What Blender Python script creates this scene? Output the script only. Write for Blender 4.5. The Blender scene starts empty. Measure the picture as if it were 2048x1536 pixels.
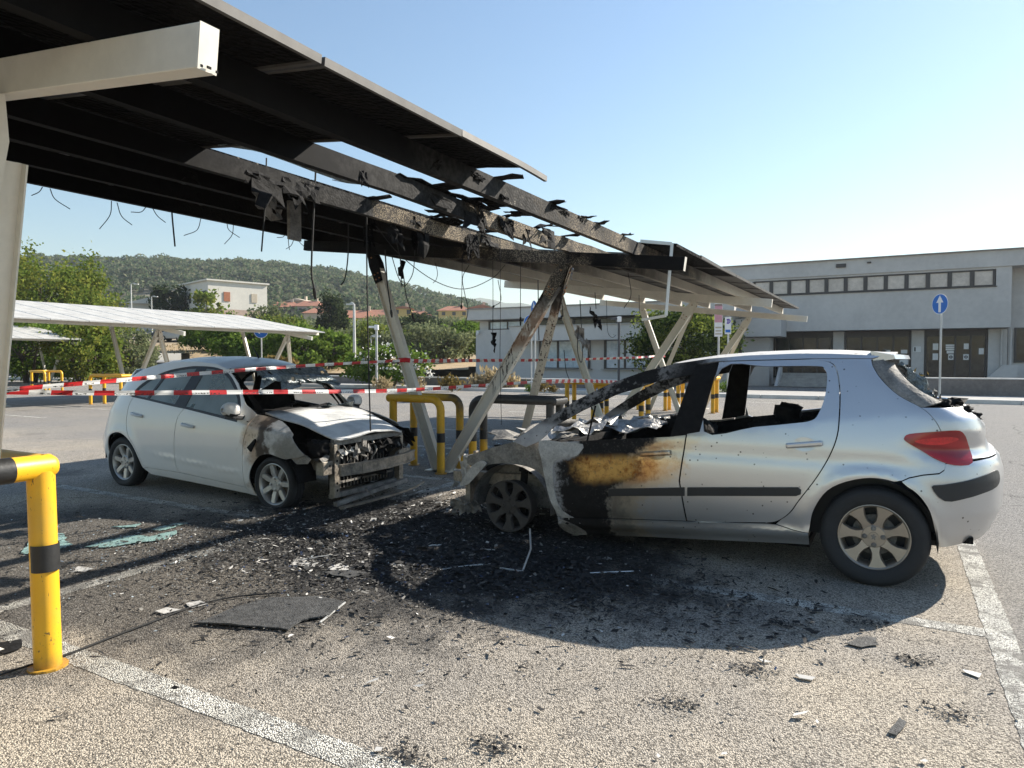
import bpy, math, random
import numpy as np
from mathutils import Vector, Matrix, noise as mnoise
from mathutils.geometry import delaunay_2d_cdt
R = math.radians
random.seed(7); rng = np.random.default_rng(7)
sc = bpy.context.scene
COL = sc.collection

# ---------------------------------------------------------------- camera
cam_d = bpy.data.cameras.new('camera'); cam = bpy.data.objects.new('camera', cam_d); COL.objects.link(cam)
cam_d.sensor_width = 36.0; cam_d.lens = 36.0 * 1386 / 2048
cam_d.clip_start = 0.05; cam_d.clip_end = 9000
cam.location = (0, 0, 1.445)
cam.rotation_euler = (R(90) - math.atan(48 / 1386), 0, R(29.08))
sc.camera = cam
# ---------------------------------------------------------------- world, sun, exposure
SUN_AZ = R(30.5); SUN_EL = R(33)          # azimuth from +Y towards +X
w = bpy.data.worlds.new('World'); sc.world = w; w.use_nodes = True
nt = w.node_tree; nt.nodes.clear()
sky = nt.nodes.new('ShaderNodeTexSky'); sky.sky_type = 'NISHITA'; sky.sun_disc = False
sky.sun_elevation = SUN_EL; sky.sun_rotation = SUN_AZ
sky.altitude = 60; sky.air_density = 1.5; sky.dust_density = 0.3; sky.ozone_density = 4.0
bg = nt.nodes.new('ShaderNodeBackground'); bg.inputs[1].default_value = 0.078
wo = nt.nodes.new('ShaderNodeOutputWorld')
nt.links.new(sky.outputs[0], bg.inputs[0]); nt.links.new(bg.outputs[0], wo.inputs[0])
sl = bpy.data.lights.new('sun', 'SUN'); sl.energy = 5.0; sl.angle = R(0.53); sl.color = (1.0, 0.93, 0.82)
so = bpy.data.objects.new('sun', sl); COL.objects.link(so)
sdir = Vector((math.sin(SUN_AZ) * math.cos(SUN_EL), math.cos(SUN_AZ) * math.cos(SUN_EL), math.sin(SUN_EL)))
so.rotation_euler = sdir.to_track_quat('Z', 'Y').to_euler(); so.location = (30, 40, 40)
vs = sc.view_settings; vs.view_transform = 'Standard'; vs.look = 'None'; vs.exposure = 1.06; vs.gamma = 1.0
vs.use_curve_mapping = False
sc.cycles.max_bounces = 6; sc.cycles.transparent_max_bounces = 12; sc.cycles.caustics_reflective = False
sc.cycles.caustics_refractive = False

# ---------------------------------------------------------------- node expression helper
class G:
    """one node tree; E wraps a socket so that materials can be written as formulas"""
    def __init__(s, nt): s.nt = nt
    def node(s, t, **k):
        n = s.nt.nodes.new(t)
        for a, b in k.items(): setattr(n, a, b)
        return n
    def put(s, sock, v):
        if isinstance(v, E): s.nt.links.new(v.s, sock)
        elif isinstance(v, (tuple, list)) and len(v) == 3 and sock.type == 'RGBA': sock.default_value = (*v, 1)
        else: sock.default_value = v
    def math(s, op, a, b=0.0, c=None, clamp=False):
        n = s.node('ShaderNodeMath', operation=op, use_clamp=clamp)
        s.put(n.inputs[0], a); s.put(n.inputs[1], b)
        if c is not None: s.put(n.inputs[2], c)
        return E(s, n.outputs[0])
    def pos(s):
        n = s.node('ShaderNodeNewGeometry'); x = s.node('ShaderNodeSeparateXYZ'); s.nt.links.new(n.outputs['Position'], x.inputs[0])
        return E(s, n.outputs['Position']), E(s, x.outputs[0]), E(s, x.outputs[1]), E(s, x.outputs[2])
    def obj(s):
        n = s.node('ShaderNodeTexCoord'); x = s.node('ShaderNodeSeparateXYZ'); s.nt.links.new(n.outputs['Object'], x.inputs[0])
        return E(s, n.outputs['Object']), E(s, x.outputs[0]), E(s, x.outputs[1]), E(s, x.outputs[2])
    def uv(s):
        n = s.node('ShaderNodeUVMap'); x = s.node('ShaderNodeSeparateXYZ'); s.nt.links.new(n.outputs[0], x.inputs[0])
        return E(s, n.outputs[0]), E(s, x.outputs[0]), E(s, x.outputs[1])
    def vec(s, x, y, z):
        n = s.node('ShaderNodeCombineXYZ')
        for i, v in enumerate((x, y, z)): s.put(n.inputs[i], v)
        return E(s, n.outputs[0])
    def rnd(s):
        return E(s, s.node('ShaderNodeObjectInfo').outputs['Random'])
    def isl(s):
        return E(s, s.node('ShaderNodeNewGeometry').outputs['Random Per Island'])
    def noise(s, v, scale, detail=3.0, rough=0.55, dist=0.0):
        n = s.node('ShaderNodeTexNoise'); s.put(n.inputs['Vector'], v); n.inputs['Scale'].default_value = scale
        n.inputs['Detail'].default_value = detail; n.inputs['Roughness'].default_value = rough; n.inputs['Distortion'].default_value = dist
        return E(s, n.outputs[0])
    def voro(s, v, scale, feature='F1', out='Distance', rand=1.0):
        n = s.node('ShaderNodeTexVoronoi', feature=feature); s.put(n.inputs['Vector'], v); n.inputs['Scale'].default_value = scale
        n.inputs['Randomness'].default_value = rand
        return E(s, n.outputs[out])
    def sm(s, v, a, b, lo=0.0, hi=1.0):
        n = s.node('ShaderNodeMapRange', interpolation_type='SMOOTHSTEP'); s.put(n.inputs[0], v)
        s.put(n.inputs[1], a); s.put(n.inputs[2], b); n.inputs[3].default_value = lo; n.inputs[4].default_value = hi
        return E(s, n.outputs[0])
    def mix(s, f, a, b):
        n = s.node('ShaderNodeMix', data_type='RGBA'); s.put(n.inputs[0], f); s.put(n.inputs[6], a); s.put(n.inputs[7], b)
        return E(s, n.outputs[2])
    def bump(s, h, strength=0.3, dist=0.01):
        n = s.node('ShaderNodeBump'); s.put(n.inputs['Height'], h); n.inputs['Strength'].default_value = strength; n.inputs['Distance'].default_value = dist
        return E(s, n.outputs[0])
class E:
    def __init__(s, g, sock): s.g = g; s.s = sock
    def __add__(s, o): return s.g.math('ADD', s, o)
    __radd__ = __add__
    def __sub__(s, o): return s.g.math('SUBTRACT', s, o)
    def __rsub__(s, o): return s.g.math('SUBTRACT', o, s)
    def __mul__(s, o): return s.g.math('MULTIPLY', s, o)
    __rmul__ = __mul__
    def __truediv__(s, o): return s.g.math('DIVIDE', s, o)
    def max(s, o): return s.g.math('MAXIMUM', s, o)
    def min(s, o): return s.g.math('MINIMUM', s, o)
    def lt(s, o): return s.g.math('LESS_THAN', s, o)
    def gt(s, o): return s.g.math('GREATER_THAN', s, o)
    def abs(s): return s.g.math('ABSOLUTE', s)
    def fract(s): return s.g.math('FRACT', s)
    def inv(s): return s.g.math('SUBTRACT', 1.0, s)
    def clamp(s): return s.g.math('ADD', s, 0.0, clamp=True)
    def sqrt(s): return s.g.math('SQRT', s)

def material(name, fn, two=False):
    m = bpy.data.materials.new(name); m.use_nodes = True; t = m.node_tree; t.nodes.clear()
    g = G(t); b = g.node('ShaderNodeBsdfPrincipled'); o = g.node('ShaderNodeOutputMaterial')
    t.links.new(b.outputs[0], o.inputs[0])
    r = fn(g) or {}
    for k, v in r.items(): g.put(b.inputs[k], v)
    return m
def simple(name, c, rough=0.6, metal=0.0, var=0.18, scale=6.0, bump=0.0, bscale=60.0, c2=None, spec=0.5, coat=0.0, alpha=1.0, trans=0.0):
    """base colour with a little two-scale variation and fine relief"""
    def f(g):
        p, x, y, z = g.obj()
        n = g.noise(p, scale, 5.0, 0.6); n2 = g.noise(p, scale * 7, 3.0, 0.6)
        lo = tuple(v * (1 - var) for v in c); hi = c2 or tuple(min(1, v * (1 + var)) for v in c)
        col = g.mix(g.sm(n * 0.6 + n2 * 0.4, 0.3, 0.7), lo, hi)
        d = {'Base Color': col, 'Roughness': g.sm(n2, 0.2, 0.8, max(.02, rough - .08), min(1, rough + .1)), 'Metallic': metal,
             'Specular IOR Level': spec, 'Coat Weight': coat, 'Alpha': alpha, 'Transmission Weight': trans}
        if bump: d['Normal'] = g.bump(g.noise(p, bscale, 4.0), bump, 0.01)
        return d
    return material(name, f)

# ---------------------------------------------------------------- mesh helpers
class MB:
    def __init__(s): s.v = []; s.f = []; s.m = []; s.cm = 0
    def add(s, vs, fs):
        o = len(s.v); s.v.extend(tuple(map(float, q)) for q in vs); s.f.extend(tuple(i + o for i in q) for q in fs); s.m.extend([s.cm] * len(fs))
        return s
    def box(s, c, d, rz=0.0, ax=None):
        c = Vector(c); M = ax or Matrix.Rotation(rz, 3, 'Z'); h = [q / 2 for q in d]
        vs = [c + M @ Vector((sx * h[0], sy * h[1], sz * h[2])) for sz in (-1, 1) for sy in (-1, 1) for sx in (-1, 1)]
        return s.add(vs, [(0, 2, 3, 1), (4, 5, 7, 6), (0, 1, 5, 4), (2, 6, 7, 3), (0, 4, 6, 2), (1, 3, 7, 5)])
    def beam(s, a, b, wd, ht, up=(0, 0, 1)):
        a = Vector(a); b = Vector(b); t = (b - a); L = t.length; t.normalize(); u = Vector(up); sd = t.cross(u).normalized(); u = sd.cross(t)
        return s.box((a + b) / 2, (L, wd, ht), ax=Matrix((t, sd, u)).transposed())
    def tube(s, pts, r, n=8, caps=True, squash=1.0):
        P = [Vector(p) for p in pts]; rs = r if isinstance(r, (list, tuple)) else [r] * len(P)
        t0 = (P[1] - P[0]).normalized(); u = t0.orthogonal().normalized(); rings = []; vs = []
        for i, p in enumerate(P):
            t = (P[min(i + 1, len(P) - 1)] - P[max(i - 1, 0)])
            t = t.normalized() if t.length > 1e-9 else t0
            u = (u - t * u.dot(t)); u = u.normalized() if u.length > 1e-6 else t.orthogonal().normalized(); v = t.cross(u)
            for k in range(n):
                a = 2 * math.pi * k / n; vs.append(p + (u * math.cos(a) + v * math.sin(a) * squash) * rs[i])
        fs = []
        for i in range(len(P) - 1):
            for k in range(n): fs.append((i * n + k, i * n + (k + 1) % n, (i + 1) * n + (k + 1) % n, (i + 1) * n + k))
        if caps: fs.append(tuple(range(n - 1, -1, -1))); fs.append(tuple(range((len(P) - 1) * n, len(P) * n)))
        return s.add(vs, fs)
    def lathe(s, prof, n=32, axis='y', c=(0, 0, 0), caps=False):
        """prof: (r, h) along the axis"""
        c = Vector(c); vs = []
        for r, h in prof:
            for k in range(n):
                a = 2 * math.pi * k / n; x, z = r * math.cos(a), r * math.sin(a)
                vs.append(c + (Vector((x, h, z)) if axis == 'y' else Vector((x, z, h)) if axis == 'z' else Vector((h, x, z))))
        fs = [(i * n + k, i * n + (k + 1) % n, (i + 1) * n + (k + 1) % n, (i + 1) * n + k) for i in range(len(prof) - 1) for k in range(n)]
        if caps: fs.append(tuple(range(n))); fs.append(tuple(range((len(prof) - 1) * n, len(prof) * n))[::-1])
        return s.add(vs, fs)
    def prism(s, poly, o, ex, ey, ez, t):
        """2-D outline in the plane (ex,ey) at o, thickness t along ez"""
        o = Vector(o); ex = Vector(ex); ey = Vector(ey); ez = Vector(ez); n = len(poly)
        vs = [o + ex * a + ey * b for a, b in poly] + [o + ex * a + ey * b + ez * t for a, b in poly]
        return s.add(vs, [tuple(range(n))[::-1], tuple(range(n, 2 * n))] + [(i, (i + 1) % n, n + (i + 1) % n, n + i) for i in range(n)])
    def build(s, name, mat, parent=None, smooth=False, bev=0.0, loc=None, seg=2):
        """vertices are in world space; a child is shifted into its parent's frame"""
        me = bpy.data.meshes.new(name); off = Vector((0, 0, 0))
        if parent is not None: off = WL[parent.name]
        elif loc is not None: off = Vector(loc)
        me.from_pydata([tuple(Vector(q) - off) for q in s.v], [], s.f)
        mats = mat if isinstance(mat, (list, tuple)) else [mat]
        for q in mats: me.materials.append(q)
        if len(mats) > 1: me.polygons.foreach_set('material_index', s.m)
        return link(name, me, parent, off if parent is None else None, smooth, bev, seg)
WL = {}
def link(name, me, parent=None, loc=None, smooth=False, bev=0.0, seg=2):
    if smooth:
        me.polygons.foreach_set('use_smooth', [True] * len(me.polygons))
        if smooth != 'all':
            try: me.set_sharp_from_angle(angle=R(38))
            except Exception: pass
    o = bpy.data.objects.new(name, me); COL.objects.link(o); o.parent = parent
    if loc is not None: o.location = loc
    WL[o.name] = (Vector(loc) if loc is not None else Vector((0, 0, 0))) if parent is None else WL[parent.name].copy()
    if bev:
        b = o.modifiers.new('bevel', 'BEVEL'); b.width = bev; b.segments = seg; b.limit_method = 'ANGLE'; b.angle_limit = R(40)
    return o
def tag(o, label=None, cat=None, group=None, kind=None):
    if label: o['label'] = label
    if cat: o['category'] = cat
    if group: o['group'] = group
    if kind: o['kind'] = kind
    return o
def thing(name, label, cat, loc=(0, 0, 0), group=None):
    o = bpy.data.objects.new(name, None); COL.objects.link(o); o.location = loc; o.empty_display_size = .2
    WL[o.name] = Vector(loc); return tag(o, label, cat, group)
def copy_tree(o, parent=None, loc=None, rz=None, scale=None):
    c = o.copy(); COL.objects.link(c); c.parent = parent
    if loc is not None: c.location = loc
    if rz is not None: c.rotation_euler = (0, 0, rz)
    if scale is not None: c.scale = scale if isinstance(scale, (tuple, list)) else (scale,) * 3
    WL[c.name] = Vector(c.location) if parent is None else WL[parent.name]
    for ch in KIDS(o): copy_tree(ch, c)
    return c
def KIDS(o): return [q for q in list(COL.objects) if q.parent == o]
def smooth_poly(pts, n=6, closed=False):
    """Catmull-Rom through 2-D or 3-D points"""
    P = [np.array(p, float) for p in pts]; out = []; N = len(P)
    rng_ = range(N if closed else N - 1)
    for i in rng_:
        p1, p2 = P[i], P[(i + 1) % N]; p0 = P[i - 1] if (i or closed) else 2 * p1 - p2; p3 = P[(i + 2) % N] if (closed or i + 2 < N) else 2 * p2 - p1
        for k in range(n):
            t = k / n; out.append(tuple(.5 * ((2 * p1) + (-p0 + p2) * t + (2 * p0 - 5 * p1 + 4 * p2 - p3) * t * t + (-p0 + 3 * p1 - 3 * p2 + p3) * t ** 3)))
    if not closed: out.append(tuple(P[-1]))
    return out
def interp(xs, ys): 
    xs = np.array(xs, float); ys = np.array(ys, float); o = np.argsort(xs); xs = xs[o]; ys = ys[o]
    return lambda x: float(np.interp(x, xs, ys))
def inpoly(p, poly):
    x, y = p; c = False; n = len(poly); j = n - 1
    for i in range(n):
        xi, yi = poly[i]; xj, yj = poly[j]
        if (yi > y) != (yj > y) and x < (xj - xi) * (y - yi) / (yj - yi + 1e-12) + xi: c = not c
        j = i
    return c
def near_edge(p, poly, d):
    a = np.array(poly); b = np.roll(a, -1, 0); ab = b - a; t = np.clip(((np.array(p) - a) * ab).sum(1) / ((ab * ab).sum(1) + 1e-12), 0, 1)
    return np.min(np.hypot(*(a + ab * t[:, None] - np.array(p)).T)) < d
def resample(poly, step):
    out = []; n = len(poly)
    for i in range(n):
        a = np.array(poly[i]); b = np.array(poly[(i + 1) % n]); L = np.hypot(*(b - a)); k = max(1, int(round(L / step)))
        for j in range(k): out.append(tuple(a + (b - a) * j / k))
    return out
def sheet(name, outer, holes, fn, mat, parent, step=.06, thick=.012, off_sign=1, smooth='all', flip=False):
    """a curved panel: 2-D outline (with holes) filled with triangles and mapped to 3-D by fn(u,v)"""
    polys = [resample(outer, step * .8)] + [resample(h, step * .6) for h in holes]
    V = []; Ed = []
    for q in polys:
        o = len(V); V += q; Ed += [(o + i, o + (i + 1) % len(q)) for i in range(len(q))]
    a = np.array(outer); lo = a.min(0); hi = a.max(0)
    u = lo[0] + step * .5
    row = 0
    while u < hi[0]:
        v = lo[1] + step * (.5 if row % 2 else .25)
        while v < hi[1]:
            if inpoly((u, v), polys[0]) and not any(inpoly((u, v), h) for h in polys[1:]) and not any(near_edge((u, v), h, step * .4) for h in polys): V.append((u, v))
            v += step
        u += step; row += 1
    vo, eo, fo, *_ = delaunay_2d_cdt([Vector(q) for q in V], Ed, [], 0, 1e-5)
    F = []
    for f in fo:
        c = sum((vo[i] for i in f), Vector((0, 0))) / len(f)
        if inpoly(c, polys[0]) and not any(inpoly(c, h) for h in polys[1:]): F.append(tuple(f)[::-1] if flip else tuple(f))
    n = len(vo); e = .018; pts = []; nor = []
    for q in vo:
        a = Vector(fn(q[0] + e, q[1])) - Vector(fn(q[0] - e, q[1])); b = Vector(fn(q[0], q[1] + e)) - Vector(fn(q[0], q[1] - e))
        k = a.cross(b); k = k.normalized() if k.length > 1e-9 else Vector((0, 0, 1)); nor.append(-k if flip else k); pts.append(Vector(fn(q[0], q[1])))
    cnt = {}
    for f in F:
        for i in range(len(f)): k = (f[i], f[(i + 1) % len(f)]); cnt[k] = 1
    m = MB(); m.add(pts, F); N = list(nor)
    if thick:                                             # inner face and a separate rim so that the panel edge stays crisp
        inn = [p - k * thick for p, k in zip(pts, nor)]; m.add(inn, [tuple(f)[::-1] for f in F]); N += [-k for k in nor]
        bd = [k for k in cnt if (k[1], k[0]) not in cnt]
        for a, b in bd:
            t = (pts[b] - pts[a]); sn = t.cross(nor[a]); sn = sn.normalized() if sn.length > 1e-9 else nor[a]
            m.add([pts[a], pts[b], inn[b], inn[a]], [(1, 0, 3, 2)]); N += [sn] * 4
    o = m.build(name, mat, parent, smooth='all')
    o.data.normals_split_custom_set_from_vertices([tuple(k) for k in N])
    return o
# ---------------------------------------------------------------- materials
def soot_fields(g, x, y, p):
    n1 = g.noise(p, 1.1, 5.0, 0.62); n2 = g.noise(p, 4.5, 4.0, 0.6)
    wob = (n1 - 0.5) * 1.3 + (n2 - 0.5) * 0.7
    dx = (x + 3.3) / 2.45; dy = (y - 4.65) / 1.85
    d1 = (dx * dx + dy * dy).sqrt() + wob
    ex = (x + 5.0 - (y - 2.9) * .55) / 2.9; ey = (y - 2.95) / 1.6
    d2 = (ex * ex + ey * ey).sqrt() + wob * 0.8
    fx = (x + 5.2) / 2.2; fy = (y - 9.6) / 2.6
    d3 = (fx * fx + fy * fy).sqrt() + wob
    return g.sm(d1, 1.12, 0.55), g.sm(d2, 1.22, 0.72), g.sm(d3, 1.1, 0.4), n1, n2
def f_asphalt(g):
    p, x, y, z = g.pos()
    s1, s2, s3, n1, n2 = soot_fields(g, x, y, p)
    vc = g.voro(p, 150.0, out='Color'); vd = g.voro(p, 150.0)
    sp = g.node('ShaderNodeSeparateXYZ'); g.put(sp.inputs[0], vc); r1 = E(g, sp.outputs[0])
    near = g.sm(y * 0.874 - x * 0.486, 6.5, 3.0)            # the coarse bay surfacing wears off towards the drive lane
    grain = g.mix(g.sm(r1, 0.05, 0.75), (0.165, 0.150, 0.127), (0.56, 0.515, 0.44))
    grain = g.mix(g.sm(vd, 0.50, 0.85) * .68, grain, (0.055, 0.05, 0.045))
    big = g.noise(p, 0.55, 4.0, 0.6)
    tint = g.mix(g.sm(big, 0.35, 0.68), (0.80, 0.79, 0.80), (1.08, 1.02, 0.94))
    lane = g.sm(x + (n1 - .5) * .3, 0.35, 0.65)
    m = g.node('ShaderNodeMix', data_type='RGBA', blend_type='MULTIPLY'); m.inputs[0].default_value = 1
    g.put(m.inputs[6], grain); g.put(m.inputs[7], tint); col = E(g, m.outputs[2])
    gx = g.noise(p, 38.0, 3.0, .7)
    lanecol = g.mix(g.sm(gx * .6 + r1 * .4, .3, .7), (0.095, 0.093, 0.092), (0.30, 0.29, 0.275))
    col = g.mix(g.math('MULTIPLY', lane, .72), col, lanecol)
    far = g.sm(y, 6.2, 8.0); col = g.mix(far * .65, col, lanecol)
    wearn = g.noise(p, 2.6, 5.0, .7); col = g.mix(g.sm(wearn, .56, .72) * .42, col, (.16, .148, .13)); dk = g.sm(g.noise(p, 1.7, 6.0, .75), .60, .70) * .30; col = g.mix(dk, col, (.09, .083, .075))
    vk = g.vec(x + (n1 - .5) * .8, y + (n2 - .5) * .5, z); ck = g.sm(g.voro(vk, .42, feature='DISTANCE_TO_EDGE'), .006, .001) * g.sm(n1, .42, .55); col = g.mix(ck * .55, col, (.03, .028, .026))
    oil = g.sm(g.noise(p, .9, 3.0), .62, .74) * .45; col = g.mix(oil, col, (0.075, 0.07, 0.066))
    dots = g.sm(g.voro(p, 7.0), .09, .03) * g.sm(g.noise(p, 2.0), .5, .62); col = g.mix(dots * .85, col, (0.02, 0.02, 0.02))
    ash = g.mix(g.sm(g.noise(p, 30.0, 4.0, .7), .42, .66), (0.008, 0.008, 0.009), (0.075, 0.073, 0.07))
    col = g.mix(s2 * .82, col, g.mix(g.sm(r1, .55, .95), (0.034, 0.031, 0.029), (0.17, 0.16, 0.145)))
    col = g.mix(s1 * .97, col, ash); col = g.mix(s3 * .7, col, (0.05, 0.055, 0.062))
    tyre = g.sm((x + .115).abs() + (n2 - .5) * .5, .5, .1) * g.sm(y, 4.6, 5.2) * .3; col = g.mix(tyre, col, (.05, .05, .05))
    h = g.math('MULTIPLY', vd, -1.0) + gx * .25
    return {'Base Color': col, 'Roughness': (0.92 - s3 * .42 * g.sm(gx, .5, .62)).clamp(), 'Specular IOR Level': .3, 'Normal': g.bump(h, .7, .008)}
M_ASPH = material('asphalt', f_asphalt)
def f_line(g):
    p, x, y, z = g.pos()
    s1, s2, s3, n1, n2 = soot_fields(g, x, y, p)
    vc = g.voro(p, 150.0, out='Color'); sp = g.node('ShaderNodeSeparateXYZ'); g.put(sp.inputs[0], vc); r1 = E(g, sp.outputs[0])
    vd = g.voro(p, 150.0)
    pits = g.sm(vd, .50, .72).max(g.sm(r1, .26, .18))
    worn = g.sm(g.noise(p, 5.0, 6.0, .72), .46, .60)
    t = g.mix(g.sm(n2, .3, .7), (.62, .60, .53), (.80, .78, .71))
    col = g.mix(pits.max(worn * .85), t, (.15, .14, .125))
    col = g.mix(s2 * .38, col, (.05, .047, .045)); col = g.mix(s1 * .98, col, (.013, .013, .013))
    return {'Base Color': col, 'Roughness': .85, 'Normal': g.bump(g.math('MULTIPLY', vd, -1.0), .7, .012)}
M_LINE = material('worn_white_paint', f_line)
M_CONC = simple('concrete', (.36, .345, .32), .9, var=.25, scale=2.5, bump=.4, bscale=40)
M_KERB = simple('pale_kerb_stone', (.62, .60, .56), .85, var=.12, scale=4, bump=.3)
M_WALLC = simple('weathered_concrete_wall', (.17, .155, .145), .9, var=.3, scale=1.4, bump=.5, bscale=20)
M_CREAM = simple('cream_painted_steel', (.70, .665, .58), .42, var=.08, scale=2.2, bump=.06, bscale=25)
M_RUST = simple('rusty_steel', (.30, .14, .06), .8, var=.4, scale=14, bump=.4)
M_ALU = simple('weathered_aluminium', (.42, .42, .41), .42, metal=.85, var=.15, scale=9)
M_ALUW = simple('pale_aluminium_frame', (.62, .62, .60), .4, metal=.6, var=.1)
def f_glasspanel(g):
    p, x, y, z = g.obj()
    cx = (g.math('FRACT', x / .156) - .5).abs(); cy = (g.math('FRACT', y / .156) - .5).abs()
    ln = cx.max(cy).gt(.488)
    c = g.mix(g.noise(p, 3.0), (.018, .024, .045), (.028, .036, .06)); c = g.mix(ln, c, (.30, .31, .33))
    dust = g.noise(p, 1.3, 4.0)
    return {'Base Color': g.mix(g.sm(dust, .3, .8) * .35, c, (.42, .40, .36)), 'Roughness': g.sm(dust, .3, .8, .12, .34), 'Specular IOR Level': .6, 'Coat Weight': .6}
M_PVTOP = material('solar_glass', f_glasspanel)
M_PVHAZE = simple('painted_haze_solar_glass', (.44, .42, .38), .5, var=.12, scale=2.0, c2=(.54, .52, .48), spec=.35)  # bright haze reflected in the far panels, painted as a pale colour
M_PVBACK = simple('white_backsheet', (.40, .40, .39), .6, var=.06)
def f_charback(g):
    p, x, y, z = g.pos()
    n = g.noise(p, 3.0, 5.0, .65); b = g.voro(p, 26.0); n3 = g.noise(p, 11.0, 4.0, .7)
    c = g.mix(g.sm(n, .35, .75), (.003, .003, .0035), (.012, .0115, .0115))
    fl = g.sm(n3, .66, .72) * g.sm(g.noise(p, 1.4), .52, .66); c = g.mix(fl, c, (.20, .18, .15))
    return {'Base Color': c, 'Roughness': .85, 'Specular IOR Level': .1, 'Normal': g.bump(b + n3, .8, .03)}
M_CHARBACK = material('sooted_backsheet', f_charback)
def f_burnsteel(g):
    """cream steel that the fire has blistered: soot, bubbled paint and rust by distance from the seat of the fire; tan also holds painted sunlight"""
    p, x, y, z = g.pos()
    n = g.noise(p, 1.6, 5.0, .62); n2 = g.noise(p, 16.0, 4.0, .7); v = g.voro(p, 46.0); sp = g.voro(p, 75.0)
    base = g.mix(n2, (.60, .565, .49), (.74, .70, .61))
    black = g.mix(n2, (.003, .003, .0035), (.011, .0105, .0105))
    grey = g.mix(g.sm(n2, .35, .7), (.011, .0105, .010), (.040, .038, .036))
    blist = g.mix(g.sm(v + (n2 - .5) * .6, .20, .42), (.50, .45, .36), (.03, .028, .026))
    tan = g.mix(g.sm(sp + (n2 - .5) * .6, .28, .50), g.mix(n2, (.28, .22, .145), (.48, .40, .28)), (.075, .062, .05))
    yy = y + (n - .5) * 1.7; big = g.noise(p, .9, 3.0, .6)
    c = g.mix(g.sm(yy, 3.3, 3.9), black, grey)
    c = g.mix(g.sm(yy, 4.2, 4.7) * g.sm(n2 * .5 + big * .8, .68, .80), c, blist)
    c = g.mix(g.sm(yy, 5.0, 5.7) * g.sm(big, .30, .52), c, tan)  # scorched tan with the sunlight on this stretch painted into it
    c = g.mix(g.sm(yy, 6.5, 7.1), c, g.mix(g.sm(n * .6 + big * .4, .46, .60), black, tan))
    c = g.mix(g.sm(yy, 9.0, 13.0), c, base)
    c = g.mix(g.sm(x, -4.75, -5.0) * g.sm(y, 9.8, 7.8) * .94, c, black)
    hot = g.sm(yy, 3.5, 5.0) * g.sm(yy, 9.5, 8.0)
    return {'Base Color': c, 'Roughness': .75, 'Specular IOR Level': .12, 'Normal': g.bump(v * hot + n2 * .3, .32, .010)}
M_BURN = material('blistered_burnt_steel', f_burnsteel)
def f_burnpost(g):
    p, x, y, z = g.pos()
    n = g.noise(p, 4.0, 4.0, .6); st = g.vec(x * 30.0, y * 30.0, z * 7.0); s = g.noise(st, 1.0, 3.0, .6)
    up = g.sm(z + (n - .5) * .7, 1.05, 2.2)
    base = g.mix(n, (.60, .57, .50), (.71, .675, .60))
    fl = g.sm(s, .56 , .62) * g.sm(z + (n - .5) * .5, .95, 1.3); c = g.mix(fl, base, (.05, .042, .036))
    rust = g.sm(z + (n - .5) * .5, 1.55, 1.75) * g.sm(n, .42, .58); c = g.mix(rust * .8, c, (.24, .115, .05))
    c = g.mix(g.sm(z + (n - .5) * .4, 1.95, 2.2), c, (.022, .021, .021))
    return {'Base Color': c, 'Roughness': .6, 'Normal': g.bump(s, .3, .01)}
M_BPOST = material('scorched_post_paint', f_burnpost)
def f_yel(char):
    def f(g):
        p, x, y, z = g.pos()
        n = g.noise(p, 9.0, 5.0, .65); n2 = g.noise(p, 55.0, 3.0, .7)
        c = g.mix(n, (.72, .37, .012), (.83, .47, .025)); c = g.mix(g.sm(n2 * .6 + n * .4, .60, .66), c, (.16, .10, .035)); sc_ = g.noise(g.vec(x * 60.0, y * 60.0, z * 14.0), 1.0, 3.0, .7); c = g.mix(g.sm(sc_, .66, .70) * .8, c, (.05, .04, .025)); c = g.mix(g.sm(g.noise(p, 3.0, 4.0), .5, .7) * .35, c, (.45, .30, .09))
        c = g.mix(g.sm(z + (n - .5) * .12, .10, .0) * .7, c, (.30, .17, .04))
        if char: 
            k = g.sm(x + z * 1.2 + (n - .5) * .5 + (y - 7.2) * .6, char[0], char[1]); c = g.mix(k, c, g.mix(n2, (.012, .012, .012), (.075, .07, .065)))
        return {'Base Color': c, 'Roughness': .42, 'Normal': g.bump(n2, .12, .004)}
    return f
M_YEL = material('yellow_guard_paint', f_yel(None)); M_YCH = material('scorched_yellow_guard_paint', f_yel((-4.05, -3.75))); M_YCH2 = material('heat_stained_yellow_guard_paint', f_yel((-4.05, -3.6)))
M_BLKP = simple('black_band_paint', (.018, .018, .018), .5, var=.4, scale=20, bump=.1)
M_CABLE = simple('burnt_cable', (.012, .012, .012), .7, var=.3)
M_CHAR = simple('charred_black', (.011, .0105, .0105), .8, var=.6, scale=16, bump=.7, bscale=35, spec=.18)
M_CHARG = simple('grey_ash_metal', (.20, .19, .175), .7, metal=.25, var=.5, scale=9, bump=.5, bscale=40, c2=(.34, .32, .29))
M_ASHW = simple('white_ash', (.42, .41, .39), .85, var=.35, scale=10, bump=.4, bscale=50)
M_GLASSB = simple('blue_green_broken_glass', (.26, .40, .375), .22, var=.4, scale=22, bump=.8, bscale=120)
M_GLASSD = simple('sooted_shattered_glass', (.085, .11, .115), .16, var=.6, scale=18, bump=.8, bscale=90, c2=(.26, .31, .32), spec=.8)
M_PVSOOT = simple('smoke_greyed_backsheet', (.10, .098, .093), .7, var=.35, scale=1.2)
M_ALUD = simple('sooty_aluminium_frame', (.095, .09, .083), .55, metal=.3, var=.3, scale=6)
M_TYRE = simple('tyre_rubber', (.022, .023, .025), .75, var=.25, scale=8, bump=.25, bscale=80)
M_BPLAST = simple('black_plastic', (.022, .023, .025), .5, var=.15)
M_RED = None
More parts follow.
